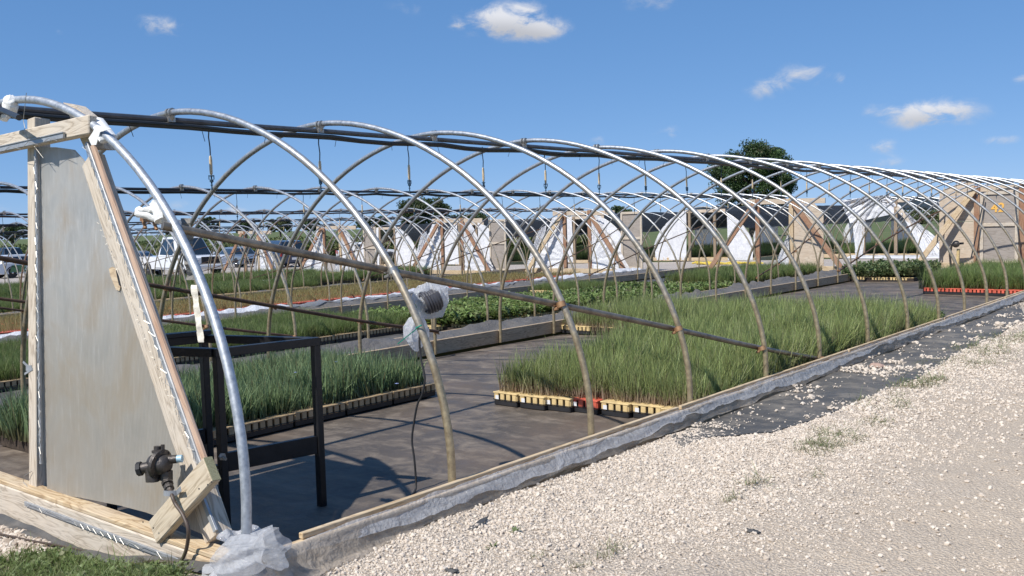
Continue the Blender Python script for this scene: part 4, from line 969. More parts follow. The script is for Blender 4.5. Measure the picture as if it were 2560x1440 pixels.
# ---------------------------------------------------------------- hanging sprinklers
def sprinkler_meshes():
    a = MB().mat(BLACKPIPE).tube([(0, 0, 0), (.006, 0, -.06), (0, .004, -.13), (0, 0, -.19)], .0042, 6).mesh('drop_tube', True)
    b = MB().mat(SPR_BODY).lathe([(0, .004), (.006, .0085), (.03, .0105), (.10, .0105), (.125, .009), (.13, .004)], (0, 0, -.185), (0, 0, -1), 10).mesh('weight', True)
    c = MB().mat(SPR_BLUE); c.lathe([(0, .006), (.003, .017), (.008, .017), (.01, .005), (.028, .005), (.03, .013), (.045, .013), (.05, .005), (.065, .005), (.067, .012), (.07, .004), (.085, .005), (.10, .007)], (0, 0, -.315), (0, 0, -1), 10)
    c.box((.016, 0, -.33), (.006, .008, .03)); c.box((-.016, 0, -.33), (.006, .008, .03)); return a, b, c.mesh('nozzle', True)
SPM = sprinkler_meshes()
for hi in range(4):
    cx = CX[hi]; z0 = roots[hi][1]; n = 26 if hi == 0 else 18
    for k in range(n):
        y = (1.51+k*.93) if hi == 0 else (YOFF[hi]+.9+k*1.22)
        if y > 25: break
        if hi == 0 and k > 24: break
        lab = 'sprinkler hanging under the ridge of the nearest frame, %s from the near end' % ORD[k] if hi == 0 else 'small sprinkler under the ridge of the %s frame, %s from the near end' % (NTH[hi], ORD[k])
        t = empty('hanging_sprinkler', (cx, y, z0+2.262), lab, 'sprinkler', 'sprinklers under the ridge of the %s frame' % NTH[hi])
        R = Matrix.Rotation(rnd.uniform(0, 6), 3, 'Z') @ Matrix.Rotation(rnd.gauss(0, .025), 3, 'X')
        for me, nm in zip(SPM, ('drop_tube', 'weight', 'nozzle')): put(nm, me, t, (cx, y, z0+2.262), R)

# ---------------------------------------------------------------- near end wall of the nearest frame
WN = Vector((0, -1, LEAN)).normalized()     # faces the camera side
R0 = roots[0][0]
def wp(x, y, off=0.0): return Vector(at_wall(x, y, off))
def px_board(name, p0, p1, q, wd_px, off, th, mat_, parent, bev=.004):
    pass
# bottom board: wide timber with a top face
sy = .012
board('end_board', (-2.6, .047, .105), (1.95, .047, .102), .19, .075, (0, -1, 0), W_GREY, R0, .006)
board('end_board', (1.955, .047, .101), (2.30, .047, .100), .19, .075, (0, -1, 0), W_TAN, R0, .006)
board('top_board', (-2.6, .058, .2125), (2.28, .058, .2095), .088, .024, (0, 0, 1), W_TAN, R0, .004)
# door post
postL, postR = wp(76, 300), wp(98, 1226)
a = (wp(97, 298, .04)+Vector((0, 0, 0))); b = wp(102, 1228, .04)
board('door_post', b, a, .088, .088, WN, W_GREY, R0, .004)
# slanted strut from the corner to the top
a = wp(170, 258, .05); b = wp(548, 1350, .05)
m = MB().mat(W_GREY); 
st0, st1 = wp(233, 400, .045), wp(548, 1345, .045)
strut = board('slanted_strut', st1, st0, .115, .075, WN, W_GREY, R0, .005)
# strut tip: sharp cut above the beam
tip = [wp(158, 256, .03), wp(186, 262, .03), wp(245, 312, .03), wp(262, 372, .03), wp(212, 372, .03)]
m = MB().mat(W_GREY).prism(tip, -WN*.06); build(m, 'strut_tip', R0)
# beam at the top, running off to the left
bm0, bm1 = wp(-420, 452, -.03), wp(232, 312, -.03)
board('top_beam', bm1, bm0, .098, .045, WN, W_TAN if False else W_GREY, R0, .006)
# polycarbonate panel (outline measured on the photo, built as a 10 mm sheet on the wall)
out = [(97, 368), (140, 368), (183, 374), (205, 398), (228, 432), (247, 468), (264, 520), (282, 566), (298, 640), (324, 700), (338, 740), (366, 820), (404, 940), (440, 1055), (470, 1160), (500, 1240), (535, 1345), (505, 1335), (450, 1312), (405, 1296), (365, 1281), (300, 1264), (200, 1244), (128, 1236), (118, 1232), (103, 700)]
pts = [wp(x, y, .015) for x, y in out]
# local frame: X down the sheet, Y across it
org = wp(97, 368, .015); ex = (wp(118, 1232, .015)-org).normalized(); ez = WN; ey = ez.cross(ex).normalized(); ex = ey.cross(ez)
RL = Matrix((ex, ey, ez)).transposed()
loc = [RL.transposed() @ (p-org) for p in pts]
m = MB().mat(POLY).prism([(p.x, p.y, 0) for p in loc], (0, 0, -.010)); pp = put('polycarbonate_panel', m.mesh('polycarbonate_panel'), R0, org, RL)
pp['label'] = 'cloudy twin wall plastic panel with broken edges'
# patch of bare wood where the panel is broken away
hole = [(272, 672), (280, 667), (290, 672), (296, 690), (301, 715), (298, 728), (290, 724), (282, 705), (276, 690)]
m = MB().mat(W_TAN).prism([wp(x, y, .008) for x, y in hole], -WN*.004); build(m, 'broken_patch', pp) if False else build(m, 'broken_patch', R0)
hole = [(289, 674), (296, 690), (302, 716), (297, 712), (293, 695)]
m = MB().mat(RUBBER).prism([wp(x, y, .0045) for x, y in hole], -WN*.003); build(m, 'dark_gap', R0)
# small timber under the panel's bottom right, and the left edge strip
def strip_px(name, pa, pb, wd, th, off, mat_, parent=R0, bev=.001): return board(name, wp(*pa, off), wp(*pb, off), wd, th, WN, mat_, parent, bev)
strip_px('channel', (90, 375), (103, 1160), .022, .012, -.006, CHANNEL)
strip_px('channel', (216, 358), (512, 1195), .024, .012, -.002, CHANNEL)
strip_px('channel_lip', (221, 356), (518, 1192), .005, .018, -.006, CHANNEL)
strip_px('batten', (232, 362), (530, 1200), .030, .014, .000, wood('pinkish_batten', (.55, .38, .27), (.48, .31, .21), (.36, .22, .15), (.58, .46, .36)))
strip_px('channel', (-300, 440), (160, 338), .030, .014, -.062, CHANNEL)
strip_px('channel_lip', (-300, 434), (160, 331), .005, .018, -.066, CHANNEL)
strip_px('channel', (505, 1242), (540, 1328), .024, .012, -.002, CHANNEL)
board('channel', (.42, .004, .147), (2.24, .003, .144), .024, .012, (0, -1, 0), CHANNEL, R0, .001)
# zig-zag spring wire in the channels
def zigzag(pa, pb, n, amp, off, seed):
    r = random.Random(seed); A = wp(*pa, off); B = wp(*pb, off); d = (B-A).normalized(); s_ = WN.cross(d)
    pts = []
    for k in range(n+1):
        p = A.lerp(B, k/n); pts.append(p+s_*amp*(1 if k % 2 else -1)*r.uniform(.4, 1.3)+WN*r.uniform(0, .012)+d*r.uniform(-.006, .006))
    return pts
zz = MB().mat(WIRE)
zz.tube(zigzag((90, 385), (102, 1155), 44, .011, -.012, 1), .0016, 4); zz.tube(zigzag((215, 365), (500, 1180), 56, .012, -.012, 2), .0016, 4); zz.tube(zigzag((-280, 447), (150, 345), 22, .013, -.075, 3), .0016, 4)
zz.tube([(.45+k*.032, -.006-.008*rnd.random(), .146+(.012 if k % 2 else -.014)*rnd.uniform(.4, 1.4)) for k in range(56) if rnd.random() < .62], .0013, 4)
zz.tube([wp(80, 1178, -.01), wp(60, 1190, -.03), wp(58, 1205, -.03), wp(72, 1220, -.03), wp(76, 1245, -.02), wp(68, 1255, -.02), wp(78, 1258, -.01)], .0018, 5)
zz.tube([wp(66, 232, -.06), wp(58, 300, -.06), wp(66, 340, -.07), wp(108, 395, -.05), wp(140, 420, -.02), wp(148, 440, -.02), wp(136, 480, -.02)][:4], .0018, 5)
zz.tube([wp(350, 1165+180, -.01), wp(352, 1360, -.02), wp(340, 1372, -.03)], .0016, 4)
tag(build(zz, 'spring_wire', R0), None); 
# frayed splinters along the strut edge (torn film staples)
fr = MB().mat(TAPE_Y)
for k in range(40):
    t = k/39; A = wp(248+(500-248)*t, 560+(1180-560)*t, .0); r_ = Vector((rnd.uniform(-.012, .012), 0, rnd.uniform(-.012, .012))); fr.tube([A, A+r_+WN*.006], .0016, 3)
o = build(fr, 'frayed_edge', R0); o['kind'] = 'stuff'
# corner brace board
b0, b1 = wp(392, 1330, -.055), wp(530, 1172, -.055)
cb = board('brace_board', b0, b1, .115, .045, WN, wood('swirl_grain_board', (.62, .52, .38), (.52, .42, .29), (.30, .23, .15), (.56, .50, .40), .8), R0, .005)
board('board_end_grain', b1+(b1-b0).normalized()*.0005, b1+(b1-b0).normalized()*.004, .112, .042, WN, W_GREEN, R0, .001)
nm_ = MB().mat(IRON)
for (x, y) in ((384, 1320), (358, 1305), (545, 1175), (530, 1205), (520, 1212), (498, 1222)): nm_.lathe([(0, .004), (.002, .004)], wp(x, y, -.102), WN, 8)
build(nm_, 'nails', R0)
# latch plate on the door post
lt = MB().mat(CHANNEL); lt.bar(wp(58, 905, -.005), wp(80, 925, -.005), .012, .004, WN); lt.bar(wp(62, 935, -.005), wp(82, 922, -.005), .012, .004, WN); lt.bar(wp(66, 920, -.005), wp(80, 920, -.005), .03, .006, WN); build(lt, 'latch', R0)

# tape on hoop joints
def crumple(name, c, size, mat_, seed, parent=None, n=22, amp=.35, axis=None, label=None, cat=None, flat=(1, 1, 1), sharp=2.6):
    u = np.linspace(0, math.pi, n); v = np.linspace(0, 2*math.pi, n*2); U, V = np.meshgrid(u, v, indexing='ij')
    D = np.stack([np.sin(U)*np.cos(V), np.sin(U)*np.sin(V), np.cos(U)], -1)
    q = D*sharp; r_ = 1+amp*(fbm(q[..., 0]+q[..., 2]*1.3+seed, q[..., 1]-q[..., 2]*.7, seed, 4)*1.5)-amp*.8*np.abs(fbm(q[..., 0]*2.2+seed, q[..., 1]*2.2+q[..., 2]*2, seed+5, 3))
    P = D*r_[..., None]*np.array(size)[None, None]
    if axis is not None:
        R = np.array(Vector((1, 0, 0)).rotation_difference(Vector(axis)).to_matrix()); P = P@R.T
    me = grid_mesh(name, P[..., 0], P[..., 1], P[..., 2], [mat_]); o = put(name, me, parent, c)
    if label: tag(o, label, cat)
    return o
hx = wp(240, 322, -.04)
tp = MB().mat(TAPE); tp.tube([wp(196+50, 300, .02), wp(275, 342, -.01), wp(262, 352, -.03), wp(243, 318, -.03)], [.03, .036, .03, .02], 8, True, .5)
build(tp, 'tape_wrap', R0, True)
build(MB().mat(TAPE).prism([wp(240, 312, -.055), wp(262, 316, -.055), wp(278, 322, -.05), (wp(250, 330, -.055)), wp(240, 362, -.055), wp(228, 362, -.055), wp(221, 346, -.055), wp(232, 330, -.055)], -WN*.003), 'tape_flap', R0)
crumple('tape_wrap', Vector(at_y(26, 262, .2)), (.045, .04, .055), TAPE, 4, R0, 22, .14)
crumple('tape_wrap', Vector(at_y(12, 290, .2)), (.035, .03, .03), TAPE, 6, R0, 20, .2)
build(MB().mat(BLACKPIPE).tube([at_y(5, 275, .1), at_y(48, 294, .05)], .016, 10), 'pipe_stub', R0, True)
J = wp(395, 535, -.0)
def wrap(P, r, n, mat_, seed, name='tape_wrap', amp=.16):
    Q = [Vector(P[0]).lerp(Vector(P[-1]), k/n) if len(P) == 2 else None for k in range(n+1)]
    m = MB().mat(mat_); m.tube(Q, [r]*(n+1), 18); V = []
    for i_, v in enumerate(m.v):
        k, a = divmod(i_, 18); c = Q[k]; d = Vector(v)-c; f = 1+amp*(math.sin(a*.9+k*.8+seed)+.6*math.sin(a*2.1-k*1.3+seed*2))*.6+amp*.5*(k % 3 == 0); V.append(tuple(c+d*f))
    m.v = V; return build(m, name, R0, True)
wrap((wp(347, 530, -.03), wp(418, 550, -.01)), .023, 12, TAPE, 1.0); wrap((wp(391, 508, -.03), wp(403, 552, -.03)), .028, 8, TAPE, 2.0); wrap((wp(352, 526, -.035), wp(392, 522, -.045)), .012, 8, TAPE, 3.0, amp=.3)
build(MB().mat(TAPE).tube([wp(394, 505, -.01), wp(390, 520, -.01)], .026, 12), 'tape_band', R0, True)
build(MB().mat(CLAMP_RUST).tube([wp(358, 552, .0), wp(364, 570, .0)], .008, 6).tube([wp(385, 556, 0), wp(392, 574, 0)], .008, 6).bar(wp(352, 548, 0), wp(398, 552, 0), .02, .01, WN), 'clamp_bolts', R0)
gt = film('grey_duct_tape', (.30, .28, .25), 0, .6, .2)
def ribbon(name, P0, P1, wd, side, mat_, parent, seed, amp=.01, n=24):
    P0, P1, side = Vector(P0), Vector(P1), Vector(side).normalized(); m = MB().mat(mat_); vs = []
    for k in range(n+1):
        t = k/n; p = P0.lerp(P1, t); o = amp*math.sin(seed+k*.9)+amp*.6*math.sin(k*2.3+seed)
        nn = side.cross((P1-P0).normalized()); ww = wd*(.9+.10*math.sin(seed*3+k*.7))
        for s_ in (-.5, -.15, .15, .5): vs.append(p+side*ww*s_+nn*(o+amp*.5*math.sin(s_*8+k)))
    fs = [(k*4+j, k*4+j+1, k*4+j+5, k*4+j+4) for k in range(n) for j in range(3)]; m.add(vs, fs); return build(m, name, parent, True)
ribbon('tape_tail', wp(415, 545, -.02), wp(455, 560, .12), .03, UP, TAPE, R0, 5.0, .004)
ribbon('tape_strip', at_y(462, 545, .32), at_y(480, 700, .32), .055, RT, gt, R0, 1.0)
ribbon('tape_strip', wp(484, 712, .03), wp(503, 856, .03), .03, RT, TAPE_Y, R0, 2.0, .003)
# gas regulator on the panel
def regulator():
    root = empty('gas_regulator', wp(400, 1165, -.09), 'dark cast gas regulator mounted on the cloudy panel above the brace board', 'regulator')
    C = wp(400, 1160, -.10); X = Vector(RT); U = Vector(UP); N = WN
    ax = (X*.92+N*.35-U*.12).normalized()
    body = MB().mat(IRON).lathe([(-.052, .012), (-.05, .030), (-.03, .040), (-.012, .046), (-.008, .066), (.008, .066), (.012, .046), (.03, .042), (.045, .03), (.05, .012)], C, ax, 26); build(body, 'body', root, True)
    bolts = MB().mat(IRON)
    for k in range(8):
        a = 2*math.pi*k/8; u = ax.orthogonal().normalized(); v = ax.cross(u); p = C+(u*math.cos(a)+v*math.sin(a))*.057; bolts.tube([p-ax*.013, p+ax*.013], .0055, 6)
    build(bolts, 'flange_bolts', root)
    build(MB().mat(IRON).tube([C+U*.055-X*.012, C+U*.078-X*.012], .015, 10).tube([C+U*.05+X*.012, C+U*.085+X*.012], .009, 8).tube([C+U*.05-X*.005, C-X*.005+U*.06], .03, 12), 'top_lugs', root, True)
    build(MB().mat(IRON).tube([C-X*.03-U*.01, C-X*.085-U*.02], [.026, .023], 14), 'side_port', root, True)
    build(MB().mat(RUBBER).lathe([(0, .022), (.001, .031), (.02, .031), (.022, .026)], C-X*.078-U*.019, -X-U*.2, 8), 'port_cap', root, True)
    build(MB().mat(IRON).tube([C-X*.035-U*.015, C-X*.03-U*.075], .031, 16).mat(RUBBER).tube([C-X*.03-U*.0755, C-X*.03-U*.077], .024, 14), 'vent_cup', root, True)
    build(MB().mat(IRON).tube([C+X*.03+U*.018, C+X*.075+U*.022], .019, 10), 'outlet', root, True)
    build(MB().mat(simple('pale_blue_thread', (.35, .52, .62), .5, .2, .3, 60)).tube([C+X*.072+U*.022, C+X*.098+U*.024], .017, 12), 'outlet_thread', root, True)
    D = C-U*.06+X*.028; E = wp(428, 1232, -.105)
    build(MB().mat(IRON).tube([D+U*.03, D-U*.01], .027, 14), 'neck', root, True)
    dr = (E-D).normalized(); f = MB().mat(IRON).lathe([(0, .02), (.012, .02), (.013, .025), (.03, .025), (.031, .017), (.04, .017), (.041, .022), (.06, .022), (.062, .016), (.09, .014)], D-U*.01, dr, 8); build(f, 'union_fittings', root, True)
    st = MB().mat(CHANNEL); E2 = E+Vector((0, 0, -.0))
    arc = [E2+(X*math.cos(a)*.026-dr*.0+N*math.sin(a)*.020) for a in np.linspace(-.3, math.pi+.3, 12)]
    for q in range(len(arc)-1): st.bar(arc[q], arc[q+1], .022, .003, (arc[q]+arc[q+1])/2-E2)
    st.bar(E2+X*.024, wp(452, 1222, -.104), .022, .003, N); build(st, 'pipe_strap', root)
    hp_ = [E-dr*.02, E+dr*.03, wp(440, 1262, -.11), wp(456, 1285, -.11), wp(470, 1320, -.11), wp(470, 1350, -.10), wp(462, 1385, -.09), wp(446, 1408, -.08), wp(420, 1406, -.09), wp(385, 1404, -.12), wp(358, 1408, -.16)]
    Q = np.array([list(p) for p in hp_]); tt = np.linspace(0, len(Q)-1, 50); 
    def cr(Q, t):
        i = min(int(t), len(Q)-2); f_ = t-i; p0, p1, p2, p3 = Q[max(i-1, 0)], Q[i], Q[i+1], Q[min(i+2, len(Q)-1)]
        return .5*((2*p1)+(-p0+p2)*f_+(2*p0-5*p1+4*p2-p3)*f_*f_+(-p0+3*p1-3*p2+p3)*f_**3)
    build(MB().mat(HOSE).tube([cr(Q, t) for t in tt], .0082, 10), 'hose', root, True)
    return cr
catmull = regulator()
def spline_tube(P, r, mat_, name, parent=None, n=60, seg=8, label=None, cat=None):
    Q = np.array([list(map(float, p)) for p in P]); o = build(MB().mat(mat_).tube([catmull(Q, t) for t in np.linspace(0, len(Q)-1, n)], r, seg), name, parent, True)
    if label: tag(o, label, cat)
    return o
# loose pipe end by the hose, and a thin tube over the stones
def gp(x, y, h=.0): 
    P = at_ground(x, y, h); return P
spline_tube([gp(312, 1366, .05), gp(335, 1385, .03), gp(352, 1400, .02), gp(372, 1415, .015), gp(440, 1412, .012)], .009, IRON, 'loose_pipe', None, 30, 8, 'short dark pipe end sticking up from the grass by the end board', 'pipe')
spline_tube([gp(-60, 1325, .02), gp(15, 1338, .02), gp(80, 1352, .02), gp(150, 1364, .02), gp(215, 1378, .02), gp(262, 1386, .01)], .006, HOSE, 'brown_tube', None, 40, 6, 'thin brown tube lying across the tan stones', 'tube')
# black liner under the end board
ln = []
xs = np.linspace(-2.6, 2.3, 90); vs = np.linspace(0, 1, 8); X, V = np.meshgrid(xs, vs, indexing='ij'); Yv = .005-.06*V-.02*fbm(X*3, V, 4)*V; Z = gz_np(X, Yv*0-.1)+.03-.02*V+.014*fbm(X*5, V*3, 12)
tag(put('liner_fabric', grid_mesh('liner_fabric', X, Yv, Z, [FABRIC2])), 'black liner fabric creased along the foot of the end board', 'ground fabric')

# near side: batten and film along the side board
def side_film():
    ys = np.arange(.0, 25.6, .035); n = 16; t = np.linspace(0, 1, n); Yg, T = np.meshgrid(ys, t, indexing='ij')
    prof_x = np.interp(t, [0, .12, .28, .5, .75, 1], [2.478, 2.488, 2.494, 2.50, 2.508, 2.525]); prof_z = np.interp(t, [0, .12, .28, .5, .75, 1], [.279, .277, .258, .228, .195, .180])
    w_ = .030*fbm(Yg*2.3, T*1.5, 3)*T+.020*fbm(Yg*6, T*3, 7)*(T+.12)+.018*np.abs(fbm(Yg*3.4, T*5, 17))+.007*fbm(Yg*15, T*7, 19)+.012*np.abs(np.sin(Yg*9+3*fbm(Yg*1.5, T*2, 29)))**8*T
    X = np.maximum(2.482, prof_x[None, :]+w_*.75+.06*np.clip(T-.6, 0, 1)*fbm(Yg*.9, T*0, 23)+.10*T*np.exp(-(Yg/.55)**2)); Z = prof_z[None, :]+.028*fbm(Yg*3, T*2, 13)*np.minimum(1, T*3+.25)
    Z = np.maximum(Z, gz_np(X, Yg+.2)+.014)
    tag(put('plastic_skirt', grid_mesh('plastic_skirt', X, Yg, Z, [FILM_DIRTY])), 'dusty plastic skirt draped over the long board beside the gravel road', 'plastic film')
    # upper torn fold, clearer
    n2 = 8; t = np.linspace(0, 1, n2); ys = np.arange(.05, 25.5, .03); Yg, T = np.meshgrid(ys, t, indexing='ij')
    ln_ = .05+.06*np.clip(.5+fbm(ys*.8, ys*0, 41)*1.4, 0, 1)+.02*fbm(ys*6, ys*0, 43); ln_ = ln_[:, None]
    X = 2.476+.008*fbm(Yg*5, T*3, 44)+T*ln_*.65; Z = .284-T*ln_*.7+.016*fbm(Yg*4, T*3, 45)+.012*np.abs(fbm(Yg*11, T*4, 47))
    tag(put('torn_film_fold', grid_mesh('torn_film_fold', X, Yg, Z, [FILM])), 'torn clear film edge curling over the top of the long board', 'plastic film')
side_film()
for j in range(8):
    y = .25+j*3.2; a = (2.444+rnd.uniform(-.003, .003), y, .288); b = (2.440, y+3.17, .286); board('batten', a, b, .026, .026, (0, 0, 1), W_TAN, roots[0][0], .003)
# crumpled plastic at the corner
def gathered(name, P, rad, seed, mat_, label, folds=9, amp=.35, m=96):
    """thin film gathered tight at one place and flaring out in pleats"""
    n = len(P); V = []
    for i_ in range(n):
        t = (P[min(i_+1, n-1)]-P[max(i_-1, 0)]).normalized(); a0 = t.orthogonal().normalized(); b0 = t.cross(a0)
        for k in range(m):
            a = 2*math.pi*k/m; f = amp*(math.sin(a*folds+seed+i_*.25)*.5+math.sin(a*(folds*2-3)+i_*.4)*.25+abs(math.sin(a*(folds//2)+seed*2-i_*.3))*.5)
            f += .10*float(fbm(np.array(k*.35), np.array(i_*.6+seed), 5)); V.append(P[i_]+(a0*math.cos(a)+b0*math.sin(a))*rad[i_]*(1+f)+t*rad[i_]*.15*math.sin(a*5+seed))
    Fc = [(i_*m+k, i_*m+(k+1) % m, (i_+1)*m+(k+1) % m, (i_+1)*m+k) for i_ in range(n-1) for k in range(m)]
    return tag(build(MB().mat(mat_).add(V, Fc), name, None, True), label, 'plastic film')
B0 = Vector(at_y(607, 1372, .03)); zt = lambda z: Vector((B0.x, B0.y, z))
gathered('plastic_bundle', [zt(.34), zt(.315), zt(.29), zt(.265), zt(.24), zt(.215), zt(.19), zt(.17), zt(.155)], [.085, .05, .032, .045, .075, .10, .12, .15, .19], 2.0, FILM_CLEAR, 'clear plastic gathered round the foot of the first hoop and flaring onto the ground', 6, .22)
gathered('plastic_bundle', [Vector(at_y(560, 1405, -.05)), Vector(at_y(590, 1395, -.05)), Vector(at_y(620, 1388, -.04)), Vector(at_y(655, 1378, -.02)), Vector(at_y(690, 1372, .0))], [.055, .075, .07, .05, .075], 5.0, FILM, 'second twist of clear plastic lying across the corner beside the first hoop foot', 5, .22)
for k, (px, py, sx_, sy_, ang) in enumerate(((600, 1425, .34, .12, .3), (760, 1420, .30, .08, .9), (545, 1432, .2, .1, -.4), (860, 1412, .22, .05, 1.0))):
    P = at_ground(px, py, .02); n = 40; u = np.linspace(-1, 1, n); U, V = np.meshgrid(u, u, indexing='ij')
    x = U*sx_; y = V*sy_; X = x*math.cos(ang+.9)-y*math.sin(ang+.9); Y = x*math.sin(ang+.9)+y*math.cos(ang+.9)
    Z = .03+.05*np.abs(fbm(U*2.2+k*3, V*1.6, 50+k))+.02*np.abs(fbm(U*6, V*6, 55+k))-.02*(np.abs(U)**3+np.abs(V)**3)
    tag(put('plastic_sheet', grid_mesh('plastic_sheet', X, Y, Z, [FILM if k != 1 else FILM_DIRTY]), None, P), ['clear plastic sheet spread on the ground at the corner of the frame', 'dusty plastic fold lying beside the corner gravel', 'end of clear plastic lying against the end board', 'last thin tongue of plastic running onto the gravel'][k], 'plastic film')
pl = MB().mat(FILM).prism([wp(640, 1328, -.02), wp(680, 1312, -.02), wp(690, 1352, -.02), wp(712, 1368, -.02), wp(688, 1395, -.02), wp(600, 1405, -.02), wp(590, 1345, -.02)], -WN*.002)
tag(build(pl, 'plastic_flap'), 'stiff clear plastic flap standing up beside the first hoop foot', 'plastic film')
# small white rag, grey strip, round rock
crumple('white_rag', at_ground(1520, 1147, .012), (.055, .03, .014), TAPE, 31, None, 18, .5, (RT[0], RT[1], 0), 'crumpled white rag on the gravel below the plastic skirt', 'rag')
crumple('round_rock', at_ground(2192, 916, .02), (.07, .045, .035), simple('pinkish_granite', (.36, .25, .20), .8, 0, .2, 40, .3), 33, None, 20, .12, None, 'single pinkish rock lying on the weed fabric by the skirt', 'rock')
gs = at_ground(1194, 1310, .01); ge = at_ground(1222, 1292, .01); sm = MB().mat(FABRIC2)
sm.prism([at_ground(1170, 1325, .012), at_ground(1200, 1300, .02), at_ground(1222, 1291, .015), at_ground(1208, 1310, .012), at_ground(1180, 1326, .012)], (0, 0, .004)); tag(build(sm, 'fabric_scrap'), 'narrow dark scrap of fabric on the gravel near the leafy weed', 'scrap')
for nm, (x, y, w_), lb in (('dark_scrap', (1880, 1328, .035), 'small dark scrap lying alone on the pale gravel'), ('fabric_scrap', (1128, 1427, .03), 'torn dark scrap at the bottom edge of the gravel')):
    crumple(nm, at_ground(x, y, .008), (w_, w_*.5, .008), FABRIC2, int(x), None, 14, .6, None, lb, 'scrap')

# ---------------------------------------------------------------- plastic bag with a coil of cable
def cable_bag():
    root = empty('cable_bag', at_y(1070, 760, 1.85), 'clear plastic bag of coiled black cable tied to the second hoop and the sloping brace', 'plastic bag')
    C = Vector(at_y(1078, 752, 1.75)); ax = Vector(RT)*.75+Vector(UP)*.35+Vector(FW)*.3
    ax.normalize(); u = ax.orthogonal().normalized(); v = ax.cross(u); coil = MB().mat(simple('grey_black_cable', (.07, .07, .08), .4))
    for k in range(16):
        r = .056+.010*math.sin(k*2.1); off = ax*(-.045+k*.0058)+u*.006*math.sin(k*1.7); coil.tube([C+off+(u*math.cos(a)+v*math.sin(a))*r for a in np.linspace(0, 6.283, 22)], .0075, 6, False)
    build(coil, 'coiled_cable', root, True)
    def bag(c0, P, rad, nm, seed):
        n = len(P); m = 30; V = []; 
        for i in range(n):
            t = (P[min(i+1, n-1)]-P[max(i-1, 0)]).normalized(); a0 = Vector(FW)-t*Vector(FW).dot(t); a0.normalize(); b0 = t.cross(a0)
            for k in range(m):
                a = 2*math.pi*k/m; pl_ = 1+.16*math.sin(a*7+seed+i*.35)+.10*math.sin(a*13+i*.6)+.08*rnd.uniform(-1, 1); V.append(P[i]+(a0*math.cos(a)*.8+b0*math.sin(a))*rad[i]*pl_)
        Fc = [(i*m+k, i*m+(k+1) % m, (i+1)*m+(k+1) % m, (i+1)*m+k) for i in range(n-1) for k in range(m)]
        mb = MB().mat(FILM_CLEAR); mb.add(V, Fc); build(mb, nm, root, True)
    Y0 = 1.78
    def q(x, y, o=0): return Vector(at_y(x, y, Y0+o))
    P = [q(1075, 708), q(1078, 722), q(1078, 745), q(1072, 768), q(1060, 782), q(1050, 790)]
    bag(C, P, [.06, .085, .10, .085, .045, .016], 'bag_top', 1.0)
    P = [q(1050, 788), q(1046, 800), q(1040, 820), q(1040, 842), q(1042, 862), q(1040, 878)]
    bag(C, P, [.014, .045, .068, .066, .04, .01], 'bag_tail', 2.0)
    build(MB().mat(TAPE).tube([q(1064, 690), q(1067, 705), q(1070, 716)], .004, 6), 'tie_string', root, True)
    build(MB().mat(GREENTIE).bar(q(1044, 820, -.1), q(994, 860, -.1), .006, .0015, FW), 'green_tie', root)
    build(MB().mat(GREENTIE).tube([at_y(1040, 820, 1.19), at_y(1054, 813, 1.19)], .004, 6), 'green_tie_loop', root, True)
    c = [q(1049, 830, -.02), q(1049, 862, -.02), q(1053, 900, -.03), q(1062, 945, -.04), q(1056, 985, -.06), q(1044, 1010, -.1), q(1036, 1050, -.14), q(1030, 1100, -.18), q(1036, 1150, -.2), q(1038, 1200, -.2)]
    g = Vector(at_z(1038, 1215, .05)); c = [Vector(p).lerp(Vector(at_z(1032, 1190, .05)), 0) for p in c]
    # bring the lower part down to the floor in depth
    fin = [Vector(at_y(1040, 1212, at_z(1040, 1225, .01)[1])), Vector(at_z(1034, 1232, .012)), Vector(at_z(1012, 1255, .012)), Vector(at_z(1000, 1262, .012))]
    Yb = fin[0].y
    PX = [(1049, 830), (1049, 862), (1053, 900), (1062, 945), (1056, 985), (1044, 1010), (1036, 1050), (1030, 1100), (1036, 1150)]
    pts = [Vector(at_y(x, y, Y0-.02+(Yb-Y0+.02)*k/len(PX))) for k, (x, y) in enumerate(PX)]+fin
    spline_tube(pts, .0062, RUBBER, 'hanging_cable', root, 90, 8)
cable_bag()

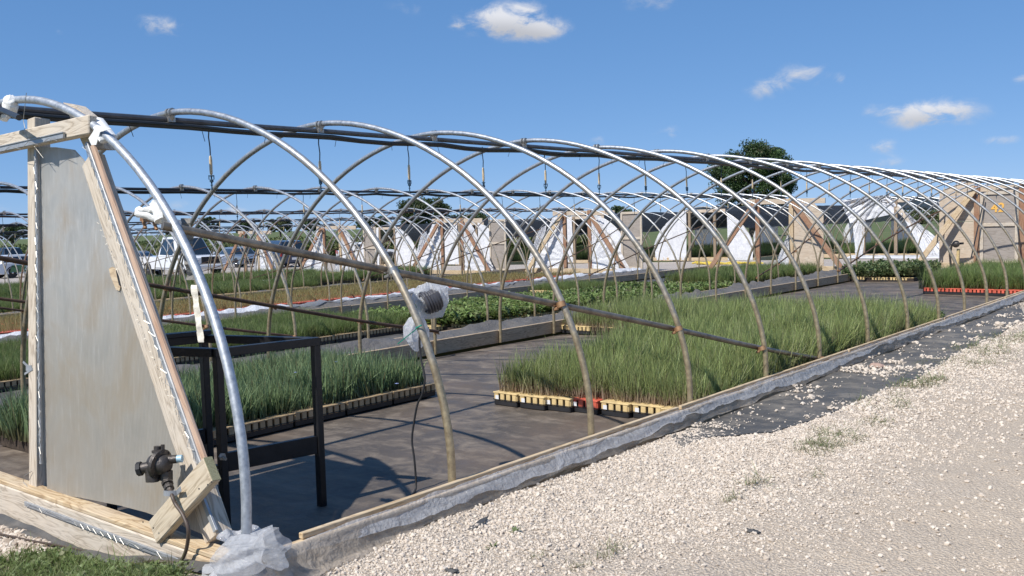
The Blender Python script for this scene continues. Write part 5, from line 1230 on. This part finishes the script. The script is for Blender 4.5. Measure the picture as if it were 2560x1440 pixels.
# ---------------------------------------------------------------- black steel table
def table():
    H = .96
    A = np.array(at_z(805, 1262, .01)); Bp = np.array(at_z(785, 838, H)); 
    xA, yA = A[0], A[1]
    tB = at_z(543, 872, H); tA = at_z(787, 836, H); tC = at_z(487, 832, H); tD = at_z(690, 826, H)
    sx = -1.05
    T = [Vector((xA, yA, 0)), Vector((float(tB[0]), float(tB[1]), 0))]
    d = T[1]-T[0]; L = d.length; e = d.normalized(); side = Vector((e.y, -e.x, 0))
    if side.x > 0: side = -side
    tD = at_z(508, 838, H); T.append(T[1]+Vector((float(tD[0])-xA, float(tD[1])-yA, 0))); T.append(T[0]+Vector((float(tD[0])-xA, float(tD[1])-yA, 0))); side = (T[3]-T[0]).normalized()
    root = empty('work_table', ((T[0]+T[2])/2)+Vector((0, 0, 0)), 'black steel table frame without a top standing behind the first hoop', 'table')
    for p in T: build(MB().mat(BLACKSTEEL).box((p.x, p.y, H/2-.02), (.042, .042, H-.04), None, .003), 'leg', root)
    def rail(a, b, z, h, nm, t_=.032, k=.022):
        dd = (b-a).normalized(); build(MB().mat(BLACKSTEEL).bar(a+dd*k+Vector((0, 0, z)), b-dd*k+Vector((0, 0, z)), t_, h, (0, 0, 1), .002), nm, root)
    for i in range(4): rail(T[i], T[(i+1) % 4], H-.02, .045, 'top_rail', .045, -.02 if i % 2 == 0 else .023)
    rail(T[0], T[1], .36, .10, 'lower_rail'); rail(T[1], T[2], .30, .09, 'lower_rail'); rail(T[2], T[3], .36, .09, 'lower_rail')
    build(MB().mat(BLACKSTEEL).bar(T[3]+Vector((0, 0, H+.02))+side*-.05, T[2]+Vector((0, 0, H+.02))-e*-.2, .07, .025, (0, 0, 1), .003), 'loose_top_bar', root)
    build(MB().mat(CLAMP).tube([T[1]+Vector((.02, -.02, .4)), T[1]+Vector((.075, -.03, .395))], .008, 8).lathe([(0, .01), (.004, .02), (.014, .02), (.015, .01)], T[1]+Vector((.022, -.02, .4)), (1, -.1, 0), 6), 'bolt', root)
    return T
TBL = table()

# ---------------------------------------------------------------- weeds in the gravel, grass in front of the board
def weed_patch(lst, label, name='weeds'):
    P = []; S = []
    for (x, y, rx, n, s_) in lst:
        c = at_ground(x, y); a = rng.uniform(0, 6.283, n); r = rx*np.sqrt(rng.uniform(0, 1, n)); X = c[0]+r*np.cos(a); Y = c[1]+r*np.sin(a)*1.6
        P.append(np.stack([X, Y, gravel_z(X, Y)], -1)); S.append(rng.uniform(.5, 1.3, n)*s_)
    o = scatter(name, np.concatenate(P), 'weed', np.concatenate(S), .35); return tag(o, label, 'weeds', kind='stuff')
weed_patch([(2045, 1130, .12, 60, .8), (2100, 1105, .15, 50, .8), (2080, 1085, .12, 30, .8), (1885, 1215, .05, 12, .9), (1830, 1250, .04, 6, .8), (2045, 1195, .03, 8, .7), (2190, 1058, .12, 22, .8)], 'straggly brownish green weeds in the middle of the gravel')
weed_patch([(2295, 965, .14, 40, 1.2), (2335, 955, .1, 26, 1.1), (2240, 982, .14, 20, .9), (2450, 880, .3, 60, 1.2), (2520, 850, .3, 60, 1.2), (2480, 905, .25, 30, .9), (2200, 1015, .2, 40, .8), (2380, 915, .3, 60, .8)], 'green weeds along the edge of the weed fabric', 'edge_weeds')
weed_patch([(1520, 1385, .05, 12, .8), (1440, 1420, .03, 8, .6), (1350, 1395, .02, 4, .8), (1825, 1255, .02, 4, .7)], 'thin tufts in the foreground gravel', 'thin_tufts')
def leaf_weed(x, y, s_, label, seed, n=9):
    c = Vector(at_ground(x, y)); r = random.Random(seed); m = MB().mat(L_WEED)
    for k in range(n):
        a = r.uniform(0, 6.28); el = r.uniform(.3, 1.2); d = Vector((math.cos(a)*math.cos(el), math.sin(a)*math.cos(el), math.sin(el))); L = s_*r.uniform(.5, 1); w_ = d.cross(Vector((0, 0, 1))).normalized()*L*.14; up = Vector((0, 0, 1))
        m.add([c, c+d*L*.35+w_, c+d*L*.7+w_*.9-up*L*.05, c+d*L-up*L*.16, c+d*L*.7-w_*.9-up*L*.05, c+d*L*.35-w_], [(0, 1, 2, 3, 4, 5)])
    o = build(m, 'leafy_weed'); n_ = len(o.data.vertices)
    for nm, v in (('tip', .8), ('tint', .5)):
        a = o.data.attributes.new(nm, 'FLOAT', 'POINT'); a.data.foreach_set('value', [v*rnd.uniform(.6, 1.2) for _ in range(n_)])
    tag(o, label, 'weed')
leaf_weed(1232, 1372, .055, 'small dark leafed weed rosette standing in the foreground gravel', 1); leaf_weed(1290, 1335, .06, 'spiky pale green weed just right of the dark rosette', 2)
leaf_weed(1480, 1160, .05, 'single green sprout at the foot of the plastic skirt beside the rag', 3, 4)
def turf():
    n = 5200; x = rng.uniform(-.6, 2.2, n); y = rng.uniform(-1.3, -.1, n)
    P = np.stack([x, y, gz_np(x, y)+.004+.02*fbm(x*1.3, y*1.3, 6)], -1); d = P-CAM; z = d@FW; px = 1280+d@RT/z*F_PX; py = 720-d@UP/z*F_PX
    lim = np.interp(px, [-400, 0, 80, 160, 300, 420, 560], [1412, 1404, 1392, 1372, 1384, 1412, 1440])
    k = (py > lim+14*fbm(px*.02, py*.02, 3)) & (px < 470); P = P[k]
    o = scatter('grass_tufts', P, 'turf', rng.uniform(.7, 1.5, len(P)), .3); tag(o, 'short green turf growing in front of the end board at the lower left', 'grass', kind='stuff')
turf()
# blue flowers in the left bed
for k, (x, y) in enumerate(((840, 905), (738, 932), (992, 960))):
    m = MB().mat(BLUEFLOWER); c = Vector(at_z(x, y, .36))
    for j in range(5): a = j*1.257; m.add([c, c+Vector((math.cos(a)*.014, math.sin(a)*.014, .006)), c+Vector((math.cos(a+.5)*.018, math.sin(a+.5)*.018, .004)), c+Vector((math.cos(a+1)*.014, math.sin(a+1)*.014, .006))], [(0, 1, 2, 3)])
    tag(build(m, 'blue_flower'), ['pale blue flower high in the blue green bed', 'pale blue flower in the middle of the blue green bed', 'pale blue flower near the right end of the blue green bed'][k], 'flower', 'blue flowers in the bed')

# ---------------------------------------------------------------- vehicles
def vehicle(name, cat, label, px, py, yaw_deg, L, W, H, paint, kind, text=None, lower=None):
    g = at_ground(px, py); root = empty(name, g, label, cat, 'vehicles parked beyond the frames')
    # local: +X forward. rotate the whole vehicle by turning geometry, the empty stays unrotated
    toc = math.atan2(CAM[1]-g[1], CAM[0]-g[0]); R = Matrix.Rotation(toc+math.radians(yaw_deg), 3, 'Z'); G = Vector(g)
    def place(mb, nm, smooth=False, par=root): return put(nm, mb.mesh(nm, smooth), par, G, R)
    wb = L*.29; wr = .37 if kind != 'sedan' else .33; gc = .28 if kind != 'truck' else .42
    if kind == 'truck':
        low = [(-L/2, gc+.1), (-L/2, 1.12), (-L*.06, 1.12), (L*.22, 1.14), (L/2-.25, 1.16), (L/2-.03, 1.05), (L/2, .55), (L/2-.05, gc), (wb+.5, gc), (-L/2+.3, gc)]
        cab = [(-L*.10, 1.10), (-L*.07, H-.02), (L*.09, H), (L*.14, H-.04), (L*.25, 1.12)]
    elif kind == 'suv':
        low = [(-L/2, gc+.1), (-L/2-.02, .95), (-L*.46, 1.05), (L*.20, 1.03), (L*.45, .98), (L/2, .80), (L/2, gc+.12), (L/2-.1, gc), (-L/2+.15, gc)]
        cab = [(-L*.465, 1.0), (-L*.40, H-.05), (-L*.3, H), (L*.05, H), (L*.10, H-.05), (L*.24, 1.0)]
    else:
        low = [(-L/2, gc+.12), (-L/2, .85), (-L*.40, .98), (L*.18, .92), (L*.42, .82), (L/2, .62), (L/2, gc+.1), (L/2-.1, gc), (-L/2+.15, gc)]
        cab = [(-L*.38, .94), (-L*.22, H-.03), (-L*.12, H), (L*.03, H), (L*.08, H-.04), (L*.22, .90)]
    def loft(prof, wb_, wt, zb, zt, inset=.06):
        """side profile swept across the width, narrowing upward, with rounded shoulders"""
        n = len(prof); st = [(-1, inset*1.6), (-.97, inset*.5), (-.88, 0), (.88, 0), (.97, inset*.5), (1, inset*1.6)]; vs = []
        cxm = sum(p[0] for p in prof)/n; czm = sum(p[1] for p in prof)/n
        for (s_, ins) in st:
            for (x, z) in prof:
                k = (z-zb)/(zt-zb) if zt > zb else 0; hw = (wb_*(1-k)+wt*k)/2
                dx, dz = x-cxm, z-czm; ll = math.hypot(dx, dz)+1e-6; vs.append((x-dx/ll*ins, s_*hw, z-dz/ll*ins*.8))
        fs = []
        for i in range(len(st)-1):
            for k in range(n): fs.append((i*n+k, i*n+(k+1) % n, (i+1)*n+(k+1) % n, (i+1)*n+k))
        fs += [tuple(range(n)), tuple((len(st)-1)*n+k for k in range(n))[::-1]]
        return vs, fs
    b = MB().mat(paint); b.add(*loft(low, W, W*.97, gc, 1.1)); body = place(b, 'body', True)
    cb_ = MB().mat(paint); zb = min(p[1] for p in cab); cb_.add(*loft(cab, W*.95, W*.74, zb, H, .05)); place(cb_, 'cabin', True)
    if lower:
        for s_ in (1, -1): place(MB().mat(lower).prism([(-L*.33, s_*(W/2+.003), gc+.12), (L*.3, s_*(W/2+.003), gc+.12), (L*.27, s_*(W/2+.003), .82), (-L*.30, s_*(W/2+.003), .88)], (0, s_*.003, 0)), 'side_wrap')
    # glass: side windows, windscreen, rear window, standing 4 mm proud
    def side_y(z, e=.004): k = (z-zb)/(H-zb); return (W*.95*(1-k)+W*.74*k)/2+e
    z1, z2 = zb+.09, H-.13
    def xr(z, front):
        P = sorted(cab[:3], key=lambda p: p[1]) if not front else sorted(cab[-3:], key=lambda p: p[1]); return float(np.interp(z, [p[1] for p in P], [p[0] for p in P]))
    xa1, xa2, xb1, xb2 = xr(z1, False)+.16, xr(z2, False)+.16, xr(z1, True)-.2, xr(z2, True)-.14
    nwin = 2
    for s_ in (1, -1):
        for k in range(nwin):
            f0, f1 = k/nwin+.015, (k+1)/nwin-.015
            q = [(xa1+(xb1-xa1)*f0, z1), (xa1+(xb1-xa1)*f1, z1), (xa2+(xb2-xa2)*f1, z2), (xa2+(xb2-xa2)*f0, z2)]
            vs = [(x, s_*side_y(z, .006), z) for x, z in q]; place(MB().mat(GLASS).prism(vs, (0, -s_*.004, 0)), 'side_window')
    for fr in (True, False):
        hw1, hw2 = side_y(z1)-.10, side_y(z2)-.09; e = .025 if fr else -.025
        vs = [(xr(z1, fr)+e, -hw1, z1), (xr(z1, fr)+e, hw1, z1), (xr(z2+.03, fr)+e, hw2, z2+.03), (xr(z2+.03, fr)+e, -hw2, z2+.03)]
        place(MB().mat(GLASS).prism(vs, (-e*.3, 0, .0)), 'windscreen' if fr else 'rear_window')
    for sx_ in (1, -1):
        for s_ in (1, -1):
            c = Vector((sx_*wb+(.1 if kind == 'truck' else 0), s_*(W/2-.12), wr)); m = MB().mat(RUBBER).lathe([(-.12, wr*.7), (-.11, wr*.97), (-.06, wr), (.06, wr), (.11, wr*.97), (.12, wr*.7)], c, (0, 1, 0), 22)
            wh = place(m, 'wheel', True)
            rm = MB().mat(CHROME).lathe([(0, wr*.62), (.012, wr*.62), (.014, wr*.5), (-.01+.02, wr*.2), (.03, .05)], c+Vector((0, s_*.105, 0)), (0, s_, 0), 12)
            rr = bpy.data.objects.new('rim', rm.mesh('rim', True)); COL.objects.link(rr); rr.parent = wh
            ar = MB().mat(RUBBER).tube([(c.x+math.cos(a)*wr*1.13, s_*(W/2-.01), wr+math.sin(a)*wr*1.13) for a in np.linspace(-.1, math.pi+.1, 12)], .035, 6); place(ar, 'wheel_arch', True)
    xf = L/2
    gh = .40 if kind == 'truck' else .12; gzc = .90 if kind == 'truck' else .62
    place(MB().mat(RUBBER).box((xf-.005, 0, gzc), (.06, W*.50, gh), None, .01), 'grille')
    place(MB().mat(RUBBER).box((xf+.0, 0, gc+.18), (.05, W*.62, .11), None, .01), 'lower_grille')
    if kind == 'truck':
        gb = MB().mat(CHROME)
        gb.box((xf+.03, 0, .72), (.02, W*.52, .03))
        place(gb, 'grille_bars'); place(MB().mat(P_WHITE).box((xf+.02, 0, .60), (.12, W*.98, .17), None, .03), 'front_bumper')
    for s_ in (1, -1):
        place(MB().mat(LENS).box((xf-.03, s_*W*.385, gzc+.03), (.07, W*.17, .13 if kind == 'truck' else .1), None, .02), 'headlight')
        place(MB().mat(RED).box((-L/2+.02, s_*W*.43, .9 if kind != 'sedan' else .78), (.07, W*.11, .24), None, .02), 'tail_light')
        place(MB().mat(paint).box((cab[-1][0]-.12, s_*(W/2+.07), zb+.13), (.10, .16, .14), None, .03), 'side_mirror')
        place(MB().mat(RUBBER).box((.1, s_*(W/2+.004), .5), (L*.3, .012, .03)), 'side_trim')
        dh = MB().mat(CHROME)
        for xx in (-.45, .45): dh.box((xx, s_*(W/2+.012), .93), (.14, .02, .025))
        place(dh, 'door_handles')
    place(MB().mat(LABELM).box((-L/2-.01, 0, .62), (.012, .32, .15)), 'number_plate')
    if text:
        s_ = text[1]
        for (tx, sz, x, z) in text[0]:
            cu = bpy.data.curves.new('lettering', 'FONT'); cu.body = tx; cu.size = sz; cu.extrude = .002; cu.align_x = 'CENTER'; cu.materials.append(LABELM)
            o = text_obj('lettering', cu); o.parent = root
            M = Matrix.Translation(G-wpos(root)) @ R.to_4x4() @ Matrix.Translation((x, s_*(W/2+.012), z)) @ Matrix.Rotation(math.pi/2 if s_ < 0 else math.pi/2, 4, 'X')
            if s_ > 0: M = Matrix.Translation(G-wpos(root)) @ R.to_4x4() @ Matrix.Translation((x, s_*(W/2+.012), z)) @ Matrix.Rotation(math.pi, 4, 'Z') @ Matrix.Rotation(math.pi/2, 4, 'X')
            o.matrix_basis = M
    return root
vehicle('pickup_truck', 'pickup truck', 'white pickup truck with a black grille parked beyond the frames', 455, 690, 28, 6.4, 2.2, 2.2, P_WHITE, 'truck')
vehicle('parked_car', 'car', 'silver hatchback seen from behind, left of the white pickup', 340, 692, 150, 4.3, 1.8, 1.5, P_SILVER, 'suv')
vehicle('parked_car', 'car', 'blue grey car just right of the white pickup', 600, 668, 25, 4.7, 1.85, 1.5, carpaint('slate_paint', (.13, .17, .23)), 'sedan')
vehicle('parked_suv', 'car', 'dark blue sport utility vehicle between two white film end walls', 705, 668, 200, 4.7, 1.9, 1.8, P_BLUE, 'suv')
vehicle('parked_car', 'car', 'white sedan seen from the side behind the fourth and fifth frames', 925, 655, 95, 4.7, 1.82, 1.45, P_WHITE, 'sedan')
vehicle('parked_van', 'van', 'white vehicle with a green lettered side parked at the far left', 62, 692, 118, 4.5, 1.85, 1.6, P_WHITE, 'suv', ([('IZZO', .42, -.1, .52), ('trees', .12, .62, .72), ('landscape', .12, .72, .60)], -1), P_GREEN)
vehicle('parked_suv', 'car', 'black sport utility vehicle with its tailgate raised at the far left edge', 10, 668, 205, 4.8, 1.95, 1.85, P_BLACK, 'suv')
vehicle('parked_car', 'car', 'white car half hidden behind the near door post', 130, 676, 160, 4.6, 1.85, 1.6, P_WHITE, 'suv')

# ---------------------------------------------------------------- trees, hedges, crops
def tree(px, ytop, ybase_crown, wpx, dist, label, seed, dense=1.0):
    r = np.random.default_rng(seed); c = at_depth(px, (ytop+ybase_crown)/2, dist); hw = wpx/2*dist/F_PX; hh = (ybase_crown-ytop)/2*dist/F_PX
    z0 = gz(c[0]); root = empty('tree', (c[0], c[1], z0), label, 'tree', 'trees beyond the frames'); cz = c[2]
    tr = MB().mat(BARK); H = cz-z0
    tr.tube([(c[0], c[1], z0), (c[0]+.1, c[1], z0+H*.35), (c[0]-.1, c[1], z0+H*.7), (c[0], c[1], cz+hh*.4)], [hw*.09, hw*.07, hw*.05, hw*.02], 10)
    nl = 9; cl = []
    for k in range(nl):
        a = k*2.4; e = r.uniform(.2, .9); P0 = np.array([c[0], c[1], z0+H*r.uniform(.45, .9)]); P1 = np.array([c[0]+math.cos(a)*hw*.7, c[1]+math.sin(a)*hw*.7, cz+hh*(e-.5)]); tr.tube([P0, (P0+P1)/2+[0, 0, .1*hh], P1], [hw*.035, hw*.022, hw*.01], 6)
    build(tr, 'trunk', root, True)
    K = int(150*dense); V = []; tint = []; tip = []
    cen = []
    while len(cen) < K:
        d = r.normal(size=3); d /= np.linalg.norm(d); rad = r.uniform(.35, 1)**.45; rad *= 1+.11*math.sin(d[0]*5+seed)*math.cos(d[2]*4+seed*2)+.08*math.sin(d[0]*11+d[2]*9)
        if d[2] < -.75 and r.uniform() < .5: continue
        cen.append((d*rad, rad))
    nleaf = int(300*dense)
    ls = max(.13, dist/944*.8)
    for d, rad in cen:
        cc = np.array([c[0]+d[0]*hw*.86, c[1]+d[1]*hw*.86, cz+d[2]*hh*.86]); R_ = hw*r.uniform(.13, .24); q = r.normal(size=(nleaf, 3)); q /= np.linalg.norm(q, axis=1)[:, None]; q *= (r.uniform(0, 1, (nleaf, 1))**.4)*R_*np.array([1, 1, .75]); P = cc+q
        u = r.normal(size=(nleaf, 3)); u /= np.linalg.norm(u, axis=1)[:, None]; w_ = np.cross(u, r.normal(size=(nleaf, 3))); w_ /= np.linalg.norm(w_, axis=1)[:, None]
        s_ = ls*r.uniform(.6, 1.3, (nleaf, 1)); V.append(np.stack([P-u*s_, P+w_*s_*.6, P+u*s_, P-w_*s_*.6], 1)); ti = np.clip(r.normal(.5, .2)+r.normal(0, .15, nleaf), 0, 1); tint.append(np.repeat(ti, 4)); tip.append(np.repeat(np.clip(r.uniform(.2, 1, nleaf), 0, 1), 4))
    V = np.concatenate(V).reshape(-1, 3)-np.array([c[0], c[1], cz]); n = len(V)//4
    me = np_mesh('crown', V, np.arange(n*4).reshape(-1, 4), [L_TREE], False, {'tint': np.concatenate(tint), 'tip': np.concatenate(tip)})
    put('crown', me, root, (c[0], c[1], cz))
tree(1880, 350, 552, 222, 120, 'tall broad dark green tree rising above the hoops on the right', 3, 1.0)
tree(1058, 494, 570, 150, 165, 'round topped dark tree behind the middle of the frames', 5, .8)
k = 0
for (px, a, b, w_, d, lb) in ((1545, 514, 560, 90, 200, 'low tree just showing over the shade houses'), (1165, 532, 570, 130, 220, 'wide low tree right of the round topped one'), (925, 540, 575, 90, 220, 'small tree left of the round topped one'),
      (520, 540, 582, 60, 260, 'leftmost round tree on the horizon over the sloping brace'), (700, 543, 585, 72, 260, 'small round tree on the horizon over the dark blue vehicle'), (615, 552, 585, 70, 280, 'small tree on the horizon left of the round one'), (775, 548, 580, 60, 270, 'small bushy tree on the horizon right of the round one'), (440, 562, 590, 60, 300, 'low dark tree on the horizon over the white pickup'), (30, 562, 600, 120, 230, 'bushy tree at the far left edge of the horizon'),
      (1420, 545, 575, 140, 230, 'low trees behind the fourth shade house'), (2300, 520, 560, 160, 230, 'low tree line seen through the right hand hoops')):
    k += 1; tree(px, a, b, w_, d, lb, 20+k, .42)
def crops():
    P = []; N = 9000
    px = rng.uniform(-500, 1500, N); dist = rng.uniform(88, 170, N)
    d = np.array([ray(x, 590) for x in px])/F_PX; X = CAM[0]+d[:, 0]*dist; Y = CAM[1]+d[:, 1]*dist
    P = np.stack([X, Y, gz_np(X, Y)-.05], -1); o = scatter('crop_field', P, 'crop', rng.uniform(.7, 1.2, N), .1); tag(o, 'green crop field along the horizon behind the parked vehicles', 'crop', kind='stuff')
crops()
